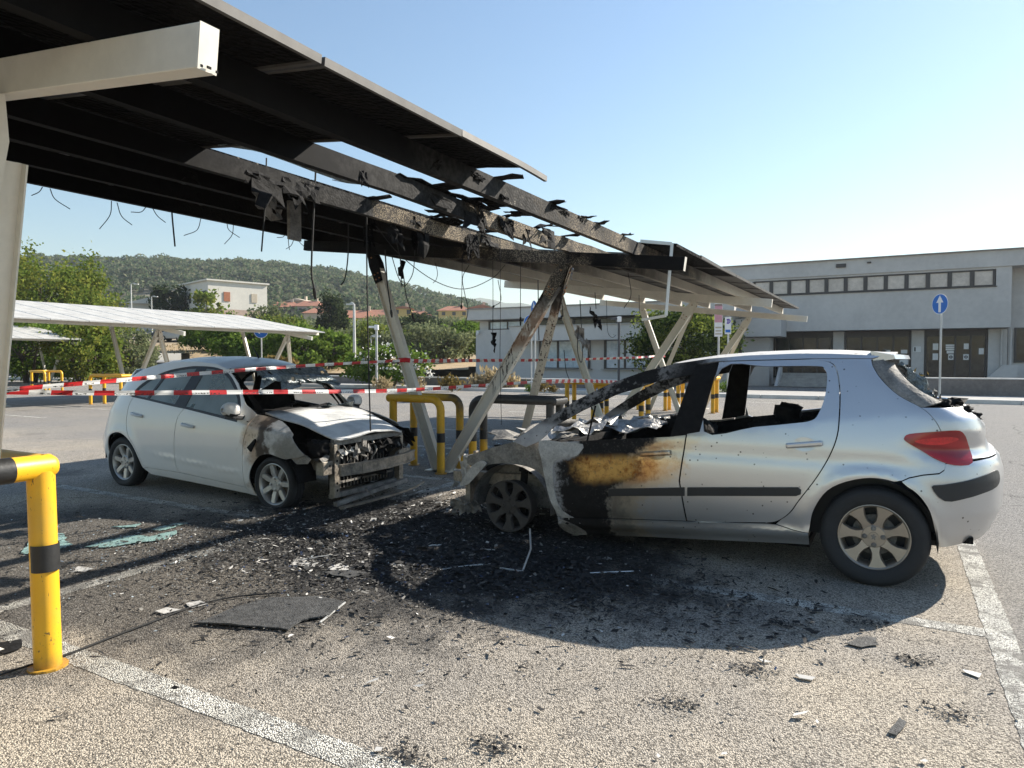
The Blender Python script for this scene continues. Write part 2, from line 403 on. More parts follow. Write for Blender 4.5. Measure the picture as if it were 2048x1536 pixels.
def f_lamp(g):
    p, x, y, z = g.pos(); n = g.noise(p, 14.0, 2.0)
    st = g.sm((g.math('FRACT', (z * 9.0 + x * 2.0)) - .5).abs(), .1, .4)
    return {'Base Color': g.mix(st * .6, (.26, .002, .006), (.50, .010, .016)), 'Roughness': .12, 'Coat Weight': .25, 'Specular IOR Level': .6}
M_RED = material('red_lamp_lens', f_lamp)
M_RED2 = simple('bright_red_reflector', (.62, .03, .03), .15, var=.3, scale=20, coat=.3)
M_DGLASS = simple('dark_tinted_glass', (.020, .032, .036), .04, var=.1, spec=.9, coat=.6)
M_GLASS = material('clear_side_glass', lambda g: {'Base Color': (.50, .60, .60), 'Roughness': .03, 'Transmission Weight': .0, 'Alpha': g.sm(g.noise(g.obj()[0], 3.0), .2, .8, .38, .52), 'Specular IOR Level': 1.0})
def f_peug(g):
    p, x, y, z = g.pos()
    n = g.noise(p, 5.5, 5.0, .62); nb = g.noise(p, 2.0, 3.0, .6); nf = g.noise(p, 22.0, 4.0, .7)
    wob = (n - .5) * .34 + (nb - .5) * .26 + (nf - .5) * .16
    fl = g.noise(p, 900.0, 1.0)
    silver = g.mix(fl, (.50, .505, .515), (.66, .665, .67))
    xd = x + wob; zd = z + (n - .5) * .10
    xb = -1.66 - g.sm(zd, .60, .44) * .24 + g.sm(zd, .74, .90) * .17
    soot = g.sm(xd - xb, .05, -.05)
    top = g.sm(zd, .98, 1.06) * g.sm(x + wob * .8, -1.02, -1.32); soot = soot.max(top)
    halo = g.sm(xd - xb, .42, .02) * g.sm(z, 1.0, .8)
    c = g.mix(g.sm(halo, .05, .55) * .6, silver, (.60, .49, .32)); c = g.mix(g.sm(halo, .55, .98) * .8 * g.sm(z, .47, .56), c, (.34, .19, .075)); c = g.mix(g.sm(halo, .5, 1.0) * .6 * g.sm(z, .56, .47), c, (.15, .14, .13))
    black = g.mix(nf, (.006, .006, .007), (.030, .028, .027))
    lo_ = zd - (xd + 2.0) * .16 + (nb - .5) * .22; org = g.sm(xd, -2.30, -1.98) * g.sm(lo_, .47, .57) * g.sm(zd - (xd + 2.0) * .10, .735, .66)
    oc = g.mix(g.sm(nf * .4 + n * .6, .34, .58), (.30, .095, .018), (.70, .39, .11))
    c = g.mix(soot, c, black); c = g.mix((org * soot.max(halo * .8)).clamp(), c, oc)
    ash = g.sm(xd + g.sm(zd, .62, .72) * -.22 * g.sm(z, 1.0, .84), -2.30, -2.40); up = g.sm(zd, .90, .98)
    ashc = g.mix(g.sm(n, .3, .7), (.30, .30, .31), (.50, .49, .49))
    c = g.mix((ash * up.inv() * .92).clamp(), c, ashc)
    pil = up * g.sm(nf * .5 + nb * .5, .46, .56) * g.sm(x + wob, -1.35, -1.6) ; c = g.mix(pil * .75, c, (.27, .26, .25)); fk = g.sm(g.noise(p, 46.0, 3.0, .7), .57, .63) * g.sm(nb, .42, .6); c = g.mix(fk * soot * .5, c, (.10, .092, .085))
    spk = g.sm(g.voro(p, 17.0), .13, .07) * g.sm(n, .40, .55); c = g.mix(spk * .85, c, (.03, .028, .026))
    dirt = g.sm(z + (n - .5) * .2, .42, .16) * .35; c = g.mix(dirt * g.sm(x, -1.9, -1.4), c, (.27, .25, .22))
    burnt = soot.max(ash * up.inv()).clamp()
    return {'Base Color': c, 'Metallic': burnt.inv() * .72, 'Roughness': .30 + burnt * .42 + spk * .1, 'Coat Weight': burnt.inv() * .5, 'Coat Roughness': .08, 'Specular IOR Level': .5 - burnt * .38,
            'Normal': g.bump(nf * burnt, .35, .01)}
M_PEUG = material('silver_paint_with_fire_damage', f_peug)
def f_peugroof(g):
    p, x, y, z = g.pos(); n = g.noise(p, 7.0, 5.0, .65); nf = g.noise(p, 30.0, 3.0, .7)
    c = g.mix(n, (.46, .44, .41), (.66, .64, .60)); c = g.mix(g.sm(nf * .5 + n * .5, .56, .64), c, (.10, .075, .055))
    return {'Base Color': c, 'Roughness': .62, 'Metallic': .1, 'Normal': g.bump(nf, .3, .008)}
M_PEUGROOF = material('heat_bleached_roof', f_peugroof)
def f_micra(g):
    p, x, y, z = g.pos()
    n = g.noise(p, 4.2, 5.0, .6); nb = g.noise(p, 2.1, 3.0); nf = g.noise(p, 24.0, 4.0, .7)
    white = g.mix(nb, (.78, .765, .73), (.84, .825, .79))
    sw = x - (n - .5) * .42 - (nb - .5) * .25 + (z - .68) * .10
    toast = g.sm(sw, -5.74, -5.60); dark = g.sm(sw, -5.585, -5.50) * g.sm(sw, -5.30, -5.37) ; pale = g.sm(sw, -5.40, -5.33)
    c = g.mix(toast * .8, white, (.42, .28, .17)); c = g.mix(dark.max(toast * g.sm(nf, .55, .62) * .5) * .93, c, (.035, .024, .018))
    ashc = g.mix(g.sm(nb * .6 + nf * .4, .34, .60), (.24, .235, .22), (.56, .55, .53))
    c = g.mix(pale, c, ashc)
    low = g.sm(sw, -5.33, -5.2) * g.sm(z + (n - .5) * .2, .72, .60); c = g.mix(low * .75, c, (.19, .18, .155))
    dirt = g.sm(z + (n - .5) * .12, .30, .10) * .35; c = g.mix(dirt, c, (.30, .27, .23))
    spk = g.sm(g.voro(p, 19.0), .07, .04) * g.sm(n, .5, .6); c = g.mix(spk * .6, c, (.05, .045, .04))
    b = g.sm(sw, -5.7, -5.4)
    return {'Base Color': c, 'Roughness': .26 + b * .5, 'Coat Weight': b.inv() * .5, 'Normal': g.bump(nf * b, .3, .008)}
M_MICRA = material('white_paint_with_fire_damage', f_micra)
def f_hood(g):
    p, x, y, z = g.pos(); n = g.noise(p, 3.2, 5.0, .62); nf = g.noise(p, 20.0, 4.0, .7)
    c = g.mix(g.sm(n, .35, .65), (.50, .505, .50), (.72, .72, .70))
    ed = g.sm(y + (n - .5) * .5, 6.0, 6.25).max(g.sm(x + (n - .5) * .22, -5.44, -5.60)).max(g.sm(n * .7 + nf * .3, .63, .69)); c = g.mix(ed * .85, c, (.060, .050, .043))
    return {'Base Color': c, 'Roughness': .55, 'Normal': g.bump(nf + n, .4, .012)}
M_HOOD = material('ash_white_burnt_bonnet', f_hood)
M_MROOF = simple('dusty_white_roof', (.62, .63, .63), .38, var=.12, scale=5, coat=.2)
def f_rim(g, dark):
    p, x, y, z = g.obj(); n = g.noise(p, 12.0, 4.0)
    c = g.mix(n, (.33, .285, .235), (.46, .41, .35)) if not dark else g.mix(n, (.022, .020, .019), (.085, .076, .068))
    return {'Base Color': c, 'Metallic': .75 if not dark else .2, 'Roughness': .42 if not dark else .7}
M_RIM = material('brake_dusted_alloy', lambda g: f_rim(g, False)); M_RIMB = material('burnt_alloy', lambda g: f_rim(g, True))
M_RIMS = simple('silver_alloy', (.50, .49, .47), .38, metal=.6, var=.12)
M_BEAM = simple('scorched_alloy_beam', (.22, .205, .185), .5, metal=.45, var=.6, scale=5, bump=.35, c2=(.42, .37, .30))
M_FOIL = simple('crumpled_bright_metal', (.33, .32, .30), .34, metal=.6, var=.3, scale=14, bump=.9, bscale=30)
M_MIRW = simple('peeling_white_cap', (.74, .72, .68), .4, var=.12, scale=30)

# ---------------------------------------------------------------- ground
def terrain(X, Y):
    """flat car park, a shallow bank behind it, then the slope up to the wooded hill"""
    d = math.hypot(X, Y); a = math.degrees(math.atan2(-X, Y))         # angle to the left of +Y
    left = min(1, max(0, (a - 24) / 16.0))
    t = max(0.0, Y - 29.0)
    z = 0.0
    if t > 0:
        z += min(t, 12) * .02 + max(0, min(t - 8, 60)) * (.052 + .035 * left)
    return z
m = MB(); S = 4000
m.add([(-S, -S, 0), (S, -S, 0), (S, S, 0), (-S, S, 0)], [(0, 1, 2, 3)])
tag(m.build('ground', M_ASPH, loc=(0, 0, 0)), 'worn grey asphalt car park strewn with ash', 'ground', kind='structure')
def strip(x0, y0, x1, y1, name='road_marking'):
    """a painted line whose edges are ragged where the paint has broken away"""
    q = MB(); along = abs(x1 - x0) > abs(y1 - y0); L = max(abs(x1 - x0), abs(y1 - y0)); n = max(4, int(L / .03)); rr = random.Random(int(x0 * 91 + y0 * 17)); vs = []
    for i in range(n + 1):
        t = i / n; e0 = rr.gauss(0, .0028) + .0012 * math.sin(i * .21 + x0); e1 = rr.gauss(0, .0028) + .0012 * math.sin(i * .17 + y0)
        vs += [(x0 + (x1 - x0) * t, y0 + e0, .002), (x0 + (x1 - x0) * t, y1 + e1, .002)] if along else [(x0 + e0, y0 + (y1 - y0) * t, .0028), (x1 + e1, y0 + (y1 - y0) * t, .0028)]
    q.add(vs, [(2 * i, 2 * i + 1, 2 * i + 3, 2 * i + 2)[:: (-1 if along else 1)] for i in range(n)])
    return tag(q.build(name, M_LINE, loc=((x0 + x1) / 2, (y0 + y1) / 2, .0)), kind='structure')
hw = .065
for yy in (1.88, 4.385, 6.89, 9.4, 11.9, 14.4, 16.9):                # bay dividers across the double row
    strip(-9.52, yy - hw, -4.52 - hw, yy + hw); strip(-4.52 + hw, yy - hw, .43, yy + hw)
m = MB()
strip(-4.52 - hw, -6, -4.52 + hw, 19.4); strip(.43, -4, .56, 19.4)
for k in range(9): yy = -.6 + 2.505 * k; strip(-29.0, yy - .06, -24.0, yy + .06); strip(-23.9, yy - .06, -18.6, yy + .06)
strip(-24.0, -.6, -23.9, 21); strip(-12.5, 24.6, -1.5, 24.75); strip(-16.2, 21.5, -10.5, 21.63)
# ---------------------------------------------------------------- solar canopies
SL = [.115, 0.0]
def RZ(X): return 2.402 + SL[1] + SL[0] * (-X - 2.017)          # underside of the rafters over the near canopy
ROWS = [(-2.20, -3.975), (-3.985, -5.765), (-5.775, -7.56)]
PURX = [-2.60, -3.37, -4.44, -5.20, -6.24, -7.46]
PW = 1.105; PY0 = -4.36
_pan = {}
def panel_mesh(burnt):
    if burnt in _pan: return _pan[burnt]
    q = MB(); L, W_, T = 1.785, PW - .02, .038
    q.cm = 0
    for sx in (-1, 1): q.box((sx * (L / 2 - .012), 0, T / 2), (.024, W_, T))
    for sy in (-1, 1): q.box((0, sy * (W_ / 2 - .012), T / 2), (L - .048, .024, T))
    q.cm = 1; q.add([(-L / 2 + .024, -W_ / 2 + .024, T - .004), (L / 2 - .024, -W_ / 2 + .024, T - .004), (L / 2 - .024, W_ / 2 - .024, T - .004), (-L / 2 + .024, W_ / 2 - .024, T - .004)], [(0, 1, 2, 3)])
    q.cm = 2; q.add([(-L / 2 + .024, -W_ / 2 + .024, .012), (L / 2 - .024, -W_ / 2 + .024, .012), (L / 2 - .024, W_ / 2 - .024, .012), (-L / 2 + .024, W_ / 2 - .024, .012)], [(3, 2, 1, 0)])
    me = bpy.data.meshes.new('solar_panel'); me.from_pydata(q.v, [], q.f)
    for mt in (M_ALUD if burnt else M_ALUW, M_PVTOP if burnt else M_PVHAZE, M_CHARBACK if burnt == 1 else M_PVSOOT if burnt == 2 else M_PVBACK): me.materials.append(mt)
    me.polygons.foreach_set('material_index', q.m); _pan[burnt] = me; return me
def add_panel(root, X0, X1, yc, burnt, ox, jit=0.0):
    xc = (X0 + X1) / 2; z = RZ(xc) + .148 + .152 + .004
    o = bpy.data.objects.new('solar_panel', panel_mesh(burnt)); COL.objects.link(o); o.parent = root
    o.location = Vector((xc + ox, yc, z)) - WL[root.name]
    o.rotation_euler = (random.uniform(-jit, jit), math.atan(SL[0]) + random.uniform(-jit, jit) * .5, 0); return o
def zpost(q, a, b, w1=.10, w2=.15): q.beam(a, b, w1, w2, up=(0, 1, 0))
def canopy(label, ox, frames, j0, j1, near, group=None):
    root = thing('solar_canopy', label, 'canopy', (-4.8 + ox, (frames[0] + frames[-1]) / 2, 0), group)
    y_lo, y_hi = PY0 + PW * j0, PY0 + PW * j1
    ms = M_BURN if near else M_CREAM
    for i, px_ in enumerate(PURX):                      # long purlins: open C sections
        q = MB(); z = RZ(px_) + .148; n = 60 if near else 2
        zb, zt = z, z + .15; X = px_ + ox
        prof = [(.06, zb), (.0, zb), (.0, zb + .004), (.056, zb + .004), (.056, zt - .004), (.0, zt - .004), (.0, zt), (.06, zt)]
        vs = []; st = []
        for k in range(n + 1):
            y = y_lo + (y_hi - y_lo) * k / n; dz = dx = 0.0
            if near:                                     # the heat let the middle purlins sag and buckle
                h = math.exp(-((y - 6.1) / 1.1) ** 2)
                if i in (1, 2): dz = -.030 * h + .016 * mnoise.noise((y * 2.3, i * 5.1, 0)) * math.exp(-((y - 6.0) / 2.0) ** 2); dx = .05 * mnoise.noise((y * 1.9, i * 3.3, 4)) * math.exp(-((y - 6.3) / 1.4) ** 2)
                if i == 1: dz -= .03 * math.exp(-((y - 6.75) / .18) ** 2)
            vs += [(X - .03 + a + dx * (1 if b > zb + .05 else .3), y, b + dz) for a, b in prof]
        fs = []; P_ = len(prof)
        for k in range(n): fs += [(k * P_ + e, k * P_ + (e + 1) % P_, (k + 1) * P_ + (e + 1) % P_, (k + 1) * P_ + e) for e in range(P_)]
        fs += [tuple(range(P_))[::-1], tuple(range(n * P_, n * P_ + P_))]
        q.add(vs, fs); q.build('purlin', ms, root)
    for fi, fy in enumerate(frames):
        q = MB(); a, b = (-2.017, -7.60)
        q.beam((a + ox, fy, RZ(a) + .074), (b + ox, fy, RZ(b) + .074), .075, .146)
        mt = (M_BURN if near and fi in (1,) else M_CREAM)
        ra = q.build('rafter', mt, root, bev=.004)
        c = MB(); c.beam((a + ox + .001, fy, RZ(a) + .074), (a + ox + .005, fy, RZ(a) + .0735), .073, .15); c.build('end_cap', M_CREAM, ra)
        if near and fi == 0:
            for dy_, dz_ in ((-.028, .066), (.0, .062), (.030, .066), (-.028, -.066), (0, -.062), (.030, -.066)): c = MB(); c.box((a + ox + .006, fy + dy_, RZ(a) + .0735 + dz_), (.004, .008 if dy_ else .016, .008)); c.build('notch_shade', M_CHAR, ra)  # small dark boxes paint the shade of notches; the cap is not cut
        bx, by = -5.25, fy
        t1 = (-6.33 + ox, fy, RZ(-6.33)); t2 = (-3.42 + ox, fy, RZ(-3.42) - .02)
        mp = M_BPOST if near and fi == 1 else M_CREAM
        b3 = (-5.0 + ox, fy + 1.75, 0)
        if near and fi == 0: t2 = (-3.27, fy, RZ(-3.27) - .02); b3 = (-3.98, fy + .06, 0)
        specs = [(t1, (bx + ox, by, 0)), (t2, (bx + ox + .12, by, 0)), (t2, b3)]
        for si, (t, bb) in enumerate(specs):
            if near and fi == 0 and si == 1: continue
            q = MB(); tv = Vector(t); bv = Vector(bb); d = (tv - bv).normalized(); tv2 = bv + d * ((tv - bv).length - .24)
            up = (0, 1, 0) if si < 2 else (1, 0, 0)
            u = Vector(up); sd = d.cross(u).normalized(); uu = sd.cross(d)
            q.beam(bv, tv2, .135, .012, up=up); 
            for s_ in (-1, 1): q.beam(bv + sd * s_ * .0675, tv2 + sd * s_ * .0675, .008, .085, up=up)
            q.box((bv.x, bv.y, .006), (.26, .26, .012))
            po = q.build('post', (M_CREAM if near and si == 0 and fi == 1 else mp), root)
            GO = -.10 if sd.dot(Vector((.874, .486, 0))) > 0 else .10
            q = MB()                                      # bolted gusset plates at the head of the post
            for s_ in (-1, 1):
                o = (bv + d * ((tv - bv).length - .42)) + uu * s_ * .05
                if near and fi == 0: o = o + sd * GO
                q.prism([(-.065, 0), (.065, 0), (.085, .26), (.055, .44), (-.055, .44), (-.085, .26)], o, sd, d, uu, .006 * s_)
            gp = q.build('gusset_plate', (M_BURN if near and fi == 1 else M_CREAM), po)
            q = MB()
            for s_ in (-1, 1):
                for aa, bb_ in ((-.03, .05), (.03, .05), (-.03, .12), (.03, .12), (0, .36)):
                    c0 = bv + d * ((tv - bv).length - .42 + bb_) + sd * (aa + (GO if near and fi == 0 else 0)) + uu * s_ * .055
                    q.tube([c0, c0 + uu * s_ * .014], .011, 6)
            tag(q.build('bolts', M_RUST, po), kind='stuff')
    for r, (X0, X1) in enumerate(ROWS):
        for j in range(j0, j1):
            yc = PY0 + PW * (j + .5); burnt = (1 if j < 14 else 2) if near else 0
            if near and r == 0 and 7 <= j <= 10: continue
            if near and r == 0 and j == 11: continue
            if near and r == 1 and 7 <= j <= 11: continue
            add_panel(root, X0, X1, yc, burnt, ox, .012 if near and 5 <= j <= 12 else .002)
    return root
near = canopy('fire damaged solar canopy with sooty underside over both burnt cars', 0, [1.55, 7.45, 13.35, 18.95], 0, 21, True)
SL[:] = [.165, -.13]
canopy('pale solar canopy on leaning posts behind the white car', -19.3, [3.5, 9.4, 15.3, 21.2], 2, 24, False)
canopy('farther pale solar canopy at the left end of the car park', -39.3, [11.0, 16.9, 22.8], 9, 25, False)
SL[:] = [.115, 0.0]
# what the fire left of the missing panels on the near canopy
q = MB(); xe = -2.205; z0 = RZ(xe) + .306                # outer frame of the first lost panel, tip sagging
pts = [(xe - .012, 3.38 + 1.1 * t, z0 + .019 - .05 * max(0, t - .6) ** 1.5) for t in np.linspace(0, 1, 9)]
for a, b in zip(pts[:-1], pts[1:]): q.beam(a, b, .024, .038)
q.build('loose_panel_frame', M_ALUD, near)
q = MB()                                                  # charred remnant that still hangs on between frame and purlin
grid = [[(xe - .03 - .38 * v, 3.39 + .78 * u - .1 * v * random.random(), RZ(xe - .03 - .38 * v) + .316 - .012 * random.random()) for v in np.linspace(0, 1, 4)] for u in np.linspace(0, 1, 6)]
q.add([p_ for row in grid for p_ in row], [(i * 4 + k, i * 4 + k + 1, i * 4 + k + 5, i * 4 + k + 4) for i in range(5) for k in range(3)])
o = q.build('charred_laminate', M_CHARBACK, near); o.modifiers.new('t', 'SOLIDIFY').thickness = .006
def rag(name, base, ex, ey, n=(5, 4), amp=.05, mat=None, droop=.0, parent=None, seed=0, tatter=.35):
    """a torn, curled scrap of laminate or sheet metal"""
    rr = random.Random(seed); base = Vector(base); ex = Vector(ex); ey = Vector(ey); nz = ex.cross(ey).normalized()
    a, b = n; vs = []
    for i in range(a):
        for k in range(b):
            u = i / (a - 1); v = k / (b - 1); e = (1 + (rr.random() - .5) * tatter) if k == b - 1 or i in (0, a - 1) else 1
            vs.append(base + ex * (u - .5) * (1 if k < b - 1 else e) + ey * v * e + nz * amp * (mnoise.noise((u * 3 + seed, v * 3, seed * 1.7)) * 1.6) - Vector((0, 0, droop * v * v)))
    fs = [(i * b + k, i * b + k + 1, (i + 1) * b + k + 1, (i + 1) * b + k) for i in range(a - 1) for k in range(b - 1) if rr.random() > .06]
    q = MB(); q.add(vs, fs); o = q.build(name, mat or M_CHAR, parent); s = o.modifiers.new('t', 'SOLIDIFY'); s.thickness = .005
    return o
for i, (px_, y, ln, w_) in enumerate([(-3.37, 4.75, .42, .16), (-3.37, 6.0, .22, .16), (-3.37, 6.65, .26, .14), (-2.60, 4.45, .30, .2), (-2.60, 5.35, .24, .12), (-2.60, 6.05, .18, .1),
        (-2.60, 6.35, .2, .12), (-4.44, 5.2, .3, .16), (-4.44, 6.2, .26, .14), (-5.2, 5.6, .3, .2), (-2.6, 7.1, .2, .12), (-3.37, 7.3, .3, .2), (-4.44, 7.2, .3, .2)]):
    rag('panel_scrap', (px_ - .05, y, RZ(px_) + .31), (.0, ln * .7, .02), (ln * .75, .03, .012), amp=.022, mat=M_CHAR, parent=near, seed=i + 3)
rag('torn_backsheet', (-4.2, 4.05, RZ(-4.4) + .31), (0, 1.5, .0), (.42, .15, -.02), n=(9, 5), amp=.06, mat=M_GLASSD, parent=near, seed=91, tatter=.7)
rag('torn_backsheet', (-5.02, 4.43, 2.97), (.02, .26, -.02), (.05, .03, -.24), n=(6, 6), amp=.06, mat=M_CHARG, parent=near, seed=41, tatter=.2)
q = MB(); q.box((-5.02, 4.78, 2.76), (.035, .16, .36), rz=.1); q.build('hanging_box_section', M_CHARG, near, bev=.003)
q = MB(); q.box((-2.48, PY0 + PW * 11.5, RZ(-2.48) + .322), (.55, PW - .02, .035), ax=Matrix.Rotation(math.atan(.115), 3, 'Y')); q.build('broken_solar_panel', M_CHARBACK, near)
for j in range(7, 12): q = MB(); q.box((-5.13, PY0 + PW * (j + .5), RZ(-5.13) + .318), (1.26, PW - .02, .03), ax=Matrix.Rotation(math.atan(.115), 3, 'Y')); q.build('broken_solar_panel', M_CHARBACK, near)
rs_ = random.Random(11)
for i in range(26):                                       # melted laminate clinging to the purlins
    px_ = rs_.choice([-3.37, -4.44, -4.44, -5.2, -2.6]); y = rs_.uniform(3.6, 7.4); dn = rs_.uniform(.06, .30) if px_ != -2.6 else rs_.uniform(.03, .08)
    rag('melted_laminate', (px_ + .034, y, RZ(px_) + rs_.uniform(.20, .31)), (.01, rs_.uniform(.06, .34), 0), (rs_.uniform(.0, .04), rs_.uniform(-.05, .05), -dn), n=(5, 6), amp=.018, mat=rs_.choice([M_CHAR, M_CHAR, M_CHARBACK]), parent=near, seed=300 + i, tatter=1.0)
for i in range(12):
    px_ = rs_.choice([-3.0, -4.2, -3.9, -3.3]); y = rs_.uniform(4.4, 7.4)
    rag('melted_laminate', (px_, y, RZ(px_) + .315), (.04, rs_.uniform(.1, .5), 0), (rs_.choice([-1, 1]) * rs_.uniform(.08, .3), .02, -.02), n=(7, 4), amp=.02, mat=M_CHARBACK, parent=near, seed=400 + i, tatter=1.0)
# bent aluminium frame strip dangling from the edge of the first good panel
q = MB(); q.beam((-2.22, 7.66, 2.74), (-2.27, 7.62, 1.94), .012, .035); q.beam((-2.27, 7.62, 1.94), (-2.55, 7.62, 1.90), .02, .03); q.beam((-2.22, 7.66, 2.74), (-2.55, 7.55, 2.78), .02, .035)
tag(q.build('bent_frame_strip', M_ALUW, loc=(-2.3, 7.6, 1.9)), 'bent bright aluminium strip dangling from the canopy edge above the silver car', 'metal strip')

# ---------------------------------------------------------------- yellow tube guards
def guard(label, x0, x1, y0, y1, open_right, mat, group='yellow and black tube guards', zt=.945, extra=True):
    """two hoops joined on the closed side; the open ends bend down to the ground"""
    r = .052; root = thing('tube_guard', label, 'guard rail', ((x0 + x1) / 2, (y0 + y1) / 2, 0), group)
    xo, xc = (x1, x0) if open_right else (x0, x1); s = 1 if open_right else -1
    for yy in (y0, y1):
        arc = [(xo - s * .14 + s * .14 * math.sin(a), yy, zt - .14 + .14 * math.cos(a)) for a in np.linspace(0, math.pi / 2, 7)]
        q = MB(); q.tube([(xc, yy, zt)] + arc + [(xo, yy, .0)], r, 14); q.build('hoop', mat, root, smooth=True)
        q = MB(); q.tube([(xc + s * .05, yy, 0), (xc + s * .05, yy, zt - .03)], r * .98, 14); q.build('leg', mat, root, smooth=True)
        for xx in (xo, xc + s * .05):
            q = MB(); q.tube([(xx, yy, .40), (xx, yy, .52)], r + .0015, 14, caps=False); q.build('band', M_BLKP, root, smooth=True)
            q = MB(); q.tube([(xx, yy, .0), (xx, yy, .012)], r * 1.5, 12); q.build('foot_collar', mat, root)
    e = r * .9
    q = MB(); q.tube([(xc, y0 - e, zt), (xc, y0 - e * .6, zt), (xc, y1 + e * .6, zt), (xc, y1 + e, zt)], [r * .55, r, r, r * .55], 14); q.build('end_rail', mat, root, smooth=True)
    return root
guard('yellow guard with two hoops beside the white car nose', -5.86, -5.05, 7.22, 7.66, True, M_YCH2)
guard('charred black guard with scorched hoops behind the silver car bonnet', -4.78, -3.62, 7.55, 7.82, False, M_YCH)
# the foreground guard: T-corner with rails running left and towards the viewer
root = thing('tube_guard', 'yellow guard corner post with black bands in the left foreground', 'guard rail', (-3.50, 1.5, 0), 'yellow and black tube guards'); r = .0575; zt = .945
q = MB(); q.tube([(-3.475, 1.75, 0), (-3.50, 1.75, zt - .02)], r, 20); q.build('leg', M_YEL, root, smooth=True)
q = MB(); q.tube([(-3.476, 1.75, .46), (-3.480, 1.75, .585)], r + .0015, 20, caps=False); q.build('band', M_BLKP, root, smooth=True)
q = MB(); q.tube([(-3.475, 1.75, 0), (-3.475, 1.75, .01)], r * 1.45, 14); q.build('foot_collar', M_YEL, root)
q = MB(); q.tube([(-3.50, 1.79 + r * .4, zt), (-3.50, 1.79, zt), (-3.50, .90, zt)], [r * .72, r, r], 20); q.build('end_rail', M_YEL, root, smooth=True)
q = MB(); q.tube([(-3.50, 1.625, zt), (-3.50, 1.35, zt)], r + .0015, 20, caps=False); q.build('band', M_BLKP, root, smooth=True)
q = MB(); q.tube([(-3.48, 1.76, zt), (-4.40, 1.76, zt)], r, 20); q.build('hoop', M_YEL, root, smooth=True)
q = MB(); q.tube([(-4.40, 1.76, zt), (-4.47, 1.76, zt - .03), (-4.5, 1.76, zt - .1), (-4.5, 1.76, 0)], r, 20); q.build('leg', M_YEL, root, smooth=True)
q = MB(); q.tube([(-3.50, .92, zt), (-3.50, .92, 0)], r, 20); q.build('leg', M_YEL, root, smooth=True)
gspec = [(-6.6, -5.75, 14.35, 14.75, True, 'yellow guard seen just left of the silver car windscreen pillar'),
         (-5.6, -4.5, 13.6, 14.05, False, 'yellow guard seen through the front door opening of the silver car'),
         (-6.6, -5.75, 19.3, 19.7, True, 'yellow guard at the far end of the damaged canopy, seen through the windscreen opening'),
         (-5.3, -4.3, 19.0, 19.45, False, 'yellow guard seen through the rear door opening of the silver car'),
         (-22.9, -21.2, 13.0, 13.45, False, 'yellow guard just behind the tail of the white car'),
         (-33.2, -32.1, 16.3, 17.0, True, 'yellow guard with four legs at the far left, below the farther canopy'),
         (-25.9, -24.9, 19.6, 20.1, True, 'yellow guard seen through the white car windscreen')]
for a in gspec: guard(a[5], *a[:5], M_YEL)
# ---------------------------------------------------------------- car helpers
def blob(name, c, d, mat, parent, seed=0, amp=.25, n=14, rough=2.2):
    q = MB(); vs = []; fs = []
    for i in range(n + 1):
        th = math.pi * i / n
        for k in range(n * 2):
            ph = math.pi * k / n; v = Vector((math.sin(th) * math.cos(ph), math.sin(th) * math.sin(ph), math.cos(th)))
            s = 1 + amp * mnoise.fractal(v * rough + Vector((seed * 3.1, seed, 0)), 1.0, 2.0, 3)
            e = Vector([math.copysign(abs(a) ** .7, a) for a in v]) * s
            vs.append((c[0] + e.x * d[0] / 2, c[1] + e.y * d[1] / 2, c[2] + e.z * d[2] / 2))
    N = n * 2
    fs = [(i * N + k, i * N + (k + 1) % N, (i + 1) * N + (k + 1) % N, (i + 1) * N + k) for i in range(n) for k in range(N)]
    q.add(vs, fs); return q.build(name, mat, parent, smooth='all')
